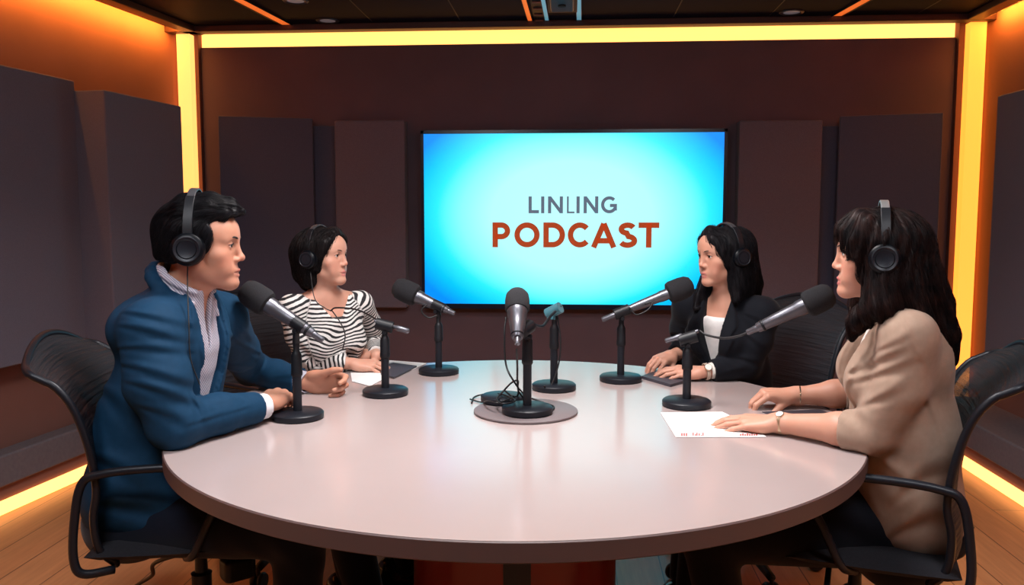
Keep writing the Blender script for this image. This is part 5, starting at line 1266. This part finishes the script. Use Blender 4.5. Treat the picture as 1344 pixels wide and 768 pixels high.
def build_woman_tan():
    root = person('woman with long brown hair in a tan blazer at the right of the table', .78, 2.15)
    SK = skin_mat('skin_woman_3', (.66,.37,.27)); base = (.62,.32,.225)
    a = math.radians(165); H = Fr(aty(1151,333,2.08), frame((math.cos(a), math.sin(a), .0)), .915)
    neck = aty(1172,402,2.10); chest = aty(1180,492,2.12); hip = aty(1184,668,2.16); up = unit(neck-hip)
    a = math.radians(172); fw0 = np.array([math.cos(a), math.sin(a), 0]); fwd = unit(fw0-up*(up@fw0)); T = Fr(chest, frame(fwd, up)); Rx = T.R[:,0]
    shL = aty(1192,443,1.975); shR = neck+Rx*.150-up*.045+fwd*.01
    elL = ctp(1146,596,.050,.01); wrL = ctp(1024,572,.031,.008); elR = ctp(1124,546,.050,.08); wrR = ctp(1043,536,.034,.015)
    B = SD(); head_ops(B, H, True, .7, neck, .046)
    B.u(f_ecap(T, (0,-.02,-.12), (0,-.01,.08), .088,.078,1.3), .03)
    for s_ in (shR, shL): B.u(f_chain([neck-up*.012, s_-up*.005], [.042,.042]), .03)
    for sh, el, wr in ((shR, elR, wrR), (shL, elL, wrL)):
        B.u(f_chain([sh, el], [.042,.040]), .015); B.u(f_chain([el, el*.65+wr*.35, wr, wr+unit(wr-el)*.02], [.040,.038,.0235,.0225], .02), .015)
    flat_hand(B, wrL, ctp(940,562,.018,.005), 1, (0,-.15,1), ((6,12,6),(8,14,8),(8,14,8),(10,16,8)), (10,-6,0,5), .93, .7)
    flat_hand(B, wrR, ctp(968,538,.050,.02), -1, (.0,-.2,1), ((42,40,20),(48,44,20),(54,44,20),(58,44,20)), (30,-30,-8,5), .93, 1.0)
    V, Q = B.mesh(.0028); tint = head_tint(H, base, (.62,.17,.17), True)(V); mesh_obj('body', V, Q, SK, root, {'tint': ('FLOAT_COLOR', tint)})
    nk = T.inv(neck[None])[0][2]
    make_shirt(root, 'white_top', cloth_mat('white_silk', (.70,.68,.66)), T, neck, up, fwd, Rx, shR, shL, (.108,.088), [(-.05,nk-.06),(.05,nk-.06),(.07,nk+.1),(-.07,nk+.1)])
    mL = shL*.52+elL*.48+np.array([.018,-.01,.0]); mR = shR*.5+elR*.5
    dsp = wave_folds([(elL+[.0,-.02,.07], (1,.1,.5), .0060, .036, .12), (mL+[0,-.05,.02], (.5,0,1), .0050, .055, .12), (shL+[-.02,-.03,-.03], (1,0,1.2), .0035, .04, .09), (hip+[0,-.12,.12], (.5,0,1), .0065, .075, .2), (T.p((-.1,0,-.05)), (-.5,0,1), .005, .07, .14), (elR+[0,0,.05], (1,0,.6), .004, .035, .1)])
    dsp = creases([((1119,489),(1196,455),1.94,.0052,.011,-.4), ((1117,503),(1204,474),1.93,.0048,.011,-.4), ((1133,532),(1196,504),1.92,.0050,.012,-.3), ((1110,530),(1150,566),1.92,.0046,.010,.3), ((1098,548),(1126,580),1.93,.0040,.009,.2),
        ((1135,430),(1170,415),1.98,.003,.009,-.3), ((1178,408),(1209,478),1.95,.0028,.006,-.4), ((1150,462),(1200,438),1.93,.004,.010,-.4), ((1140,596),(1196,645),2.0,.006,.018,.3), ((1170,655),(1240,600),2.0,.006,.020,.3), ((1130,640),(1150,700),2.0,.005,.018,.2), ((1170,700),(1235,670),2.0,.007,.020,.3), ((1215,520),(1245,600),2.02,.005,.018,.2)], wave_folds([(hip+[0,-.12,.12], (.5,0,1), .005, .12, .2)]))
    tm = cloth_mat('tan_linen', (.34,.235,.175), .85, c2=(.38,.265,.20), sheen=.1)
    eL = elL*.70+wrL*.30; eR = elR*.78+wrR*.22
    bl, J = blazer(root, 'blazer', tm, T, neck, up, fwd, Rx, shR, shL,
        [(shR, mR, elR, wrR, eR, (.058,.056,.054,.044)), (shL, mL, elL, wrL, eL, (.060,.059,.051,.044))],
        [(0,-.16),(.034,.02),(.046,nk+.08),(-.046,nk+.08),(-.034,.02)],
        [(.004,-.17),(.038,.01),(.048,nk+.04),(.085,.062),(.074,.035),(.088,.030),(.055,-.05)], [(-.004,-.17),(-.038,.01),(-.048,nk+.04),(-.085,.062),(-.074,.035),(-.088,.030),(-.055,-.05)], dsp, .0040,
        rr=(.116,.106), bust=.058, zlo=-.36, zr=.124, back=f_ell(aty(1206,462,2.10), (.13,.065,.09), T.R), sh_r=(.050,.062))
    tr = seat_legs(root, np.array([hip[0],hip[1],.50]), [np.array([.34,2.06,.52]), np.array([.38,2.32,.52])], [np.array([.42,2.02,.10]), np.array([.34,2.36,.10])], cloth_mat('black_trousers_3', (.002,.0025,.006)), (.088,.066,.048))
    lm = mat('black_shoe_leather_3', (.008,.008,.012), .22)
    shoe(root, np.array([.42,2.02,.1]), PI, lm); shoe(root, np.array([.34,2.36,.1]), PI, lm)
    # hair
    S = SD(); p = H.p; k = H.k; R = H.R
    S.u(f_ell(p((0,-.018,.034)), np.array((.085,.104,.085))*k, R), 0)
    S.u(f_chain([p((0,-.060,.02)), p((0,-.088,-.06)), aty(1216,400,2.06), aty(1236,440,2.04), aty(1247,474,2.03)], [.070*k,.068*k,.056,.036,.014]), .03)
    S.u(f_chain([p((-.052,-.035,.02)), p((-.066,-.050,-.06)), aty(1196,398,2.0), aty(1215,424,1.97)], [.040*k,.040*k,.036,.016]), .03)
    S.u(f_chain([p((-.062,.0,.03)), p((-.068,-.006,-.05)), aty(1148,402,2.0), aty(1126,422,2.02), aty(1116,440,2.04)], [.032*k,.030*k,.030,.024,.010]), .025)
    S.u(f_chain([p((-.064,-.01,-.03)), aty(1162,404,1.99), aty(1140,414,2.0)], [.030,.030,.014]), .02)
    S.u(f_chain([p((.060,.0,.03)), p((.066,.0,-.05)), aty(1130,400,2.2), aty(1120,430,2.2)], [.032*k,.030*k,.028,.012]), .02)
    # fringe falling over the forehead
    S.u(f_chain([p((-.0,.045,.092)), p((0,.082,.066)), p((0,.096,.030))], [.024*k,.018*k,.007*k]), .02)
    S.u(f_chain([p((-.03,.045,.088)), p((-.034,.078,.058)), p((-.038,.080,.018))], [.024*k,.018*k,.007*k]), .02)
    S.u(f_chain([p((.03,.045,.088)), p((.034,.078,.058)), p((.038,.080,.020))], [.024*k,.018*k,.007*k]), .02)
    S.u(f_chain([p((-.055,.03,.075)), p((-.060,.058,.035)), p((-.062,.056,-.015)), p((-.062,.040,-.06))], [.024*k,.018*k,.012*k,.005*k]), .02)
    fc = poly2([(-.2,-.3),(-.2,-.02),(-.060,-.012),(-.045,.012),(.0,.022),(.045,.012),(.060,-.012),(.2,-.02),(.2,-.3)])
    S.sub((lambda P: (lambda q: np.maximum(np.maximum(fc(q[:,0],q[:,2]), .050-q[:,1]), np.maximum(q[:,1]-.3, -.115-q[:,2])))(H.inv(P)), (p((0,.08,0)), .4)), .006)
    S.disp = lambda P: (lambda q: .0022*np.sin(np.arctan2(q[:,0],q[:,1]+.02)*24+4*np.sin(q[:,2]*22)))(H.inv(P))
    V, Q = S.mesh(.0028); V, Q = drop_small(V, Q); hm = hair_mat('hair_brown', (.006,.005,.006), (.030,.013,.011)); mesh_obj('hair', V, Q, hm, root)
    def fld(P):
        q = H.inv(P); top = np.clip((q[:,2]-.055)/.05,0,1)[:,None]; fr_ = np.clip((q[:,1]-.03)/.03,0,1)[:,None]
        v = (1-top)*np.array([0,-.25,-1.])+top*(np.stack([np.sign(q[:,0])*.5, -.6+0*q[:,0], -.4+0*q[:,0]],1)*(1-fr_)+fr_*np.array([0,.9,-.6])); return (v/np.linalg.norm(v,axis=1,keepdims=True))@R.T
    SV, SQ = strands('hair', S, V, fld, root, hm, 6500, 11, .10, .00042, .004, .28, 8); mesh_obj('hair_strand', SV, SQ, hm, root)['kind'] = 'stuff'
    head_extras(H, root, True, M['browd'], (0,0), .0036)
    c0 = H.p((-.088,-.008,-.045)); headphones(H, 'black over-ear headphones with a silver-topped band worn by the woman in tan', wid=.093, top=.136, cup=1.05, bandm=mat('band_silver', (.30,.29,.29), .35, .5), cable=[c0, H.p((-.088,.012,-.075)), H.p((-.082,.030,-.11)), H.p((-.075,.02,-.14))])
    dL = unit(wrL-elL); watch(wrL-dL*.006, dL, .0265, np.array([-.1,-.5,.8]), 'slim gold wristwatch on the near wrist of the woman in tan', mat('watch_gold', (.6,.45,.3), .3, .9), .011)
    dR = unit(wrR-elR); MB_ = MB().lathe([(.0265,-.0018),(.0285,-.0018),(.0285,.0018),(.0265,.0018),(.0265,-.0018)], (0,0,0), dR+np.array([.12,0,.1]), 40, caps=False)
    tag(MB_.build('bracelet', mat('bracelet_gold', (.75,.62,.45), .25, 1), sm='auto', loc=tuple(wrR-dR*.012)), 'thin gold bangle on the far wrist of the woman in tan', 'bracelet')
M['browd'] = mat('brow_soft', (.018,.011,.009), .7)
build_man(); build_woman_stripes(); build_woman_black(); build_woman_tan()
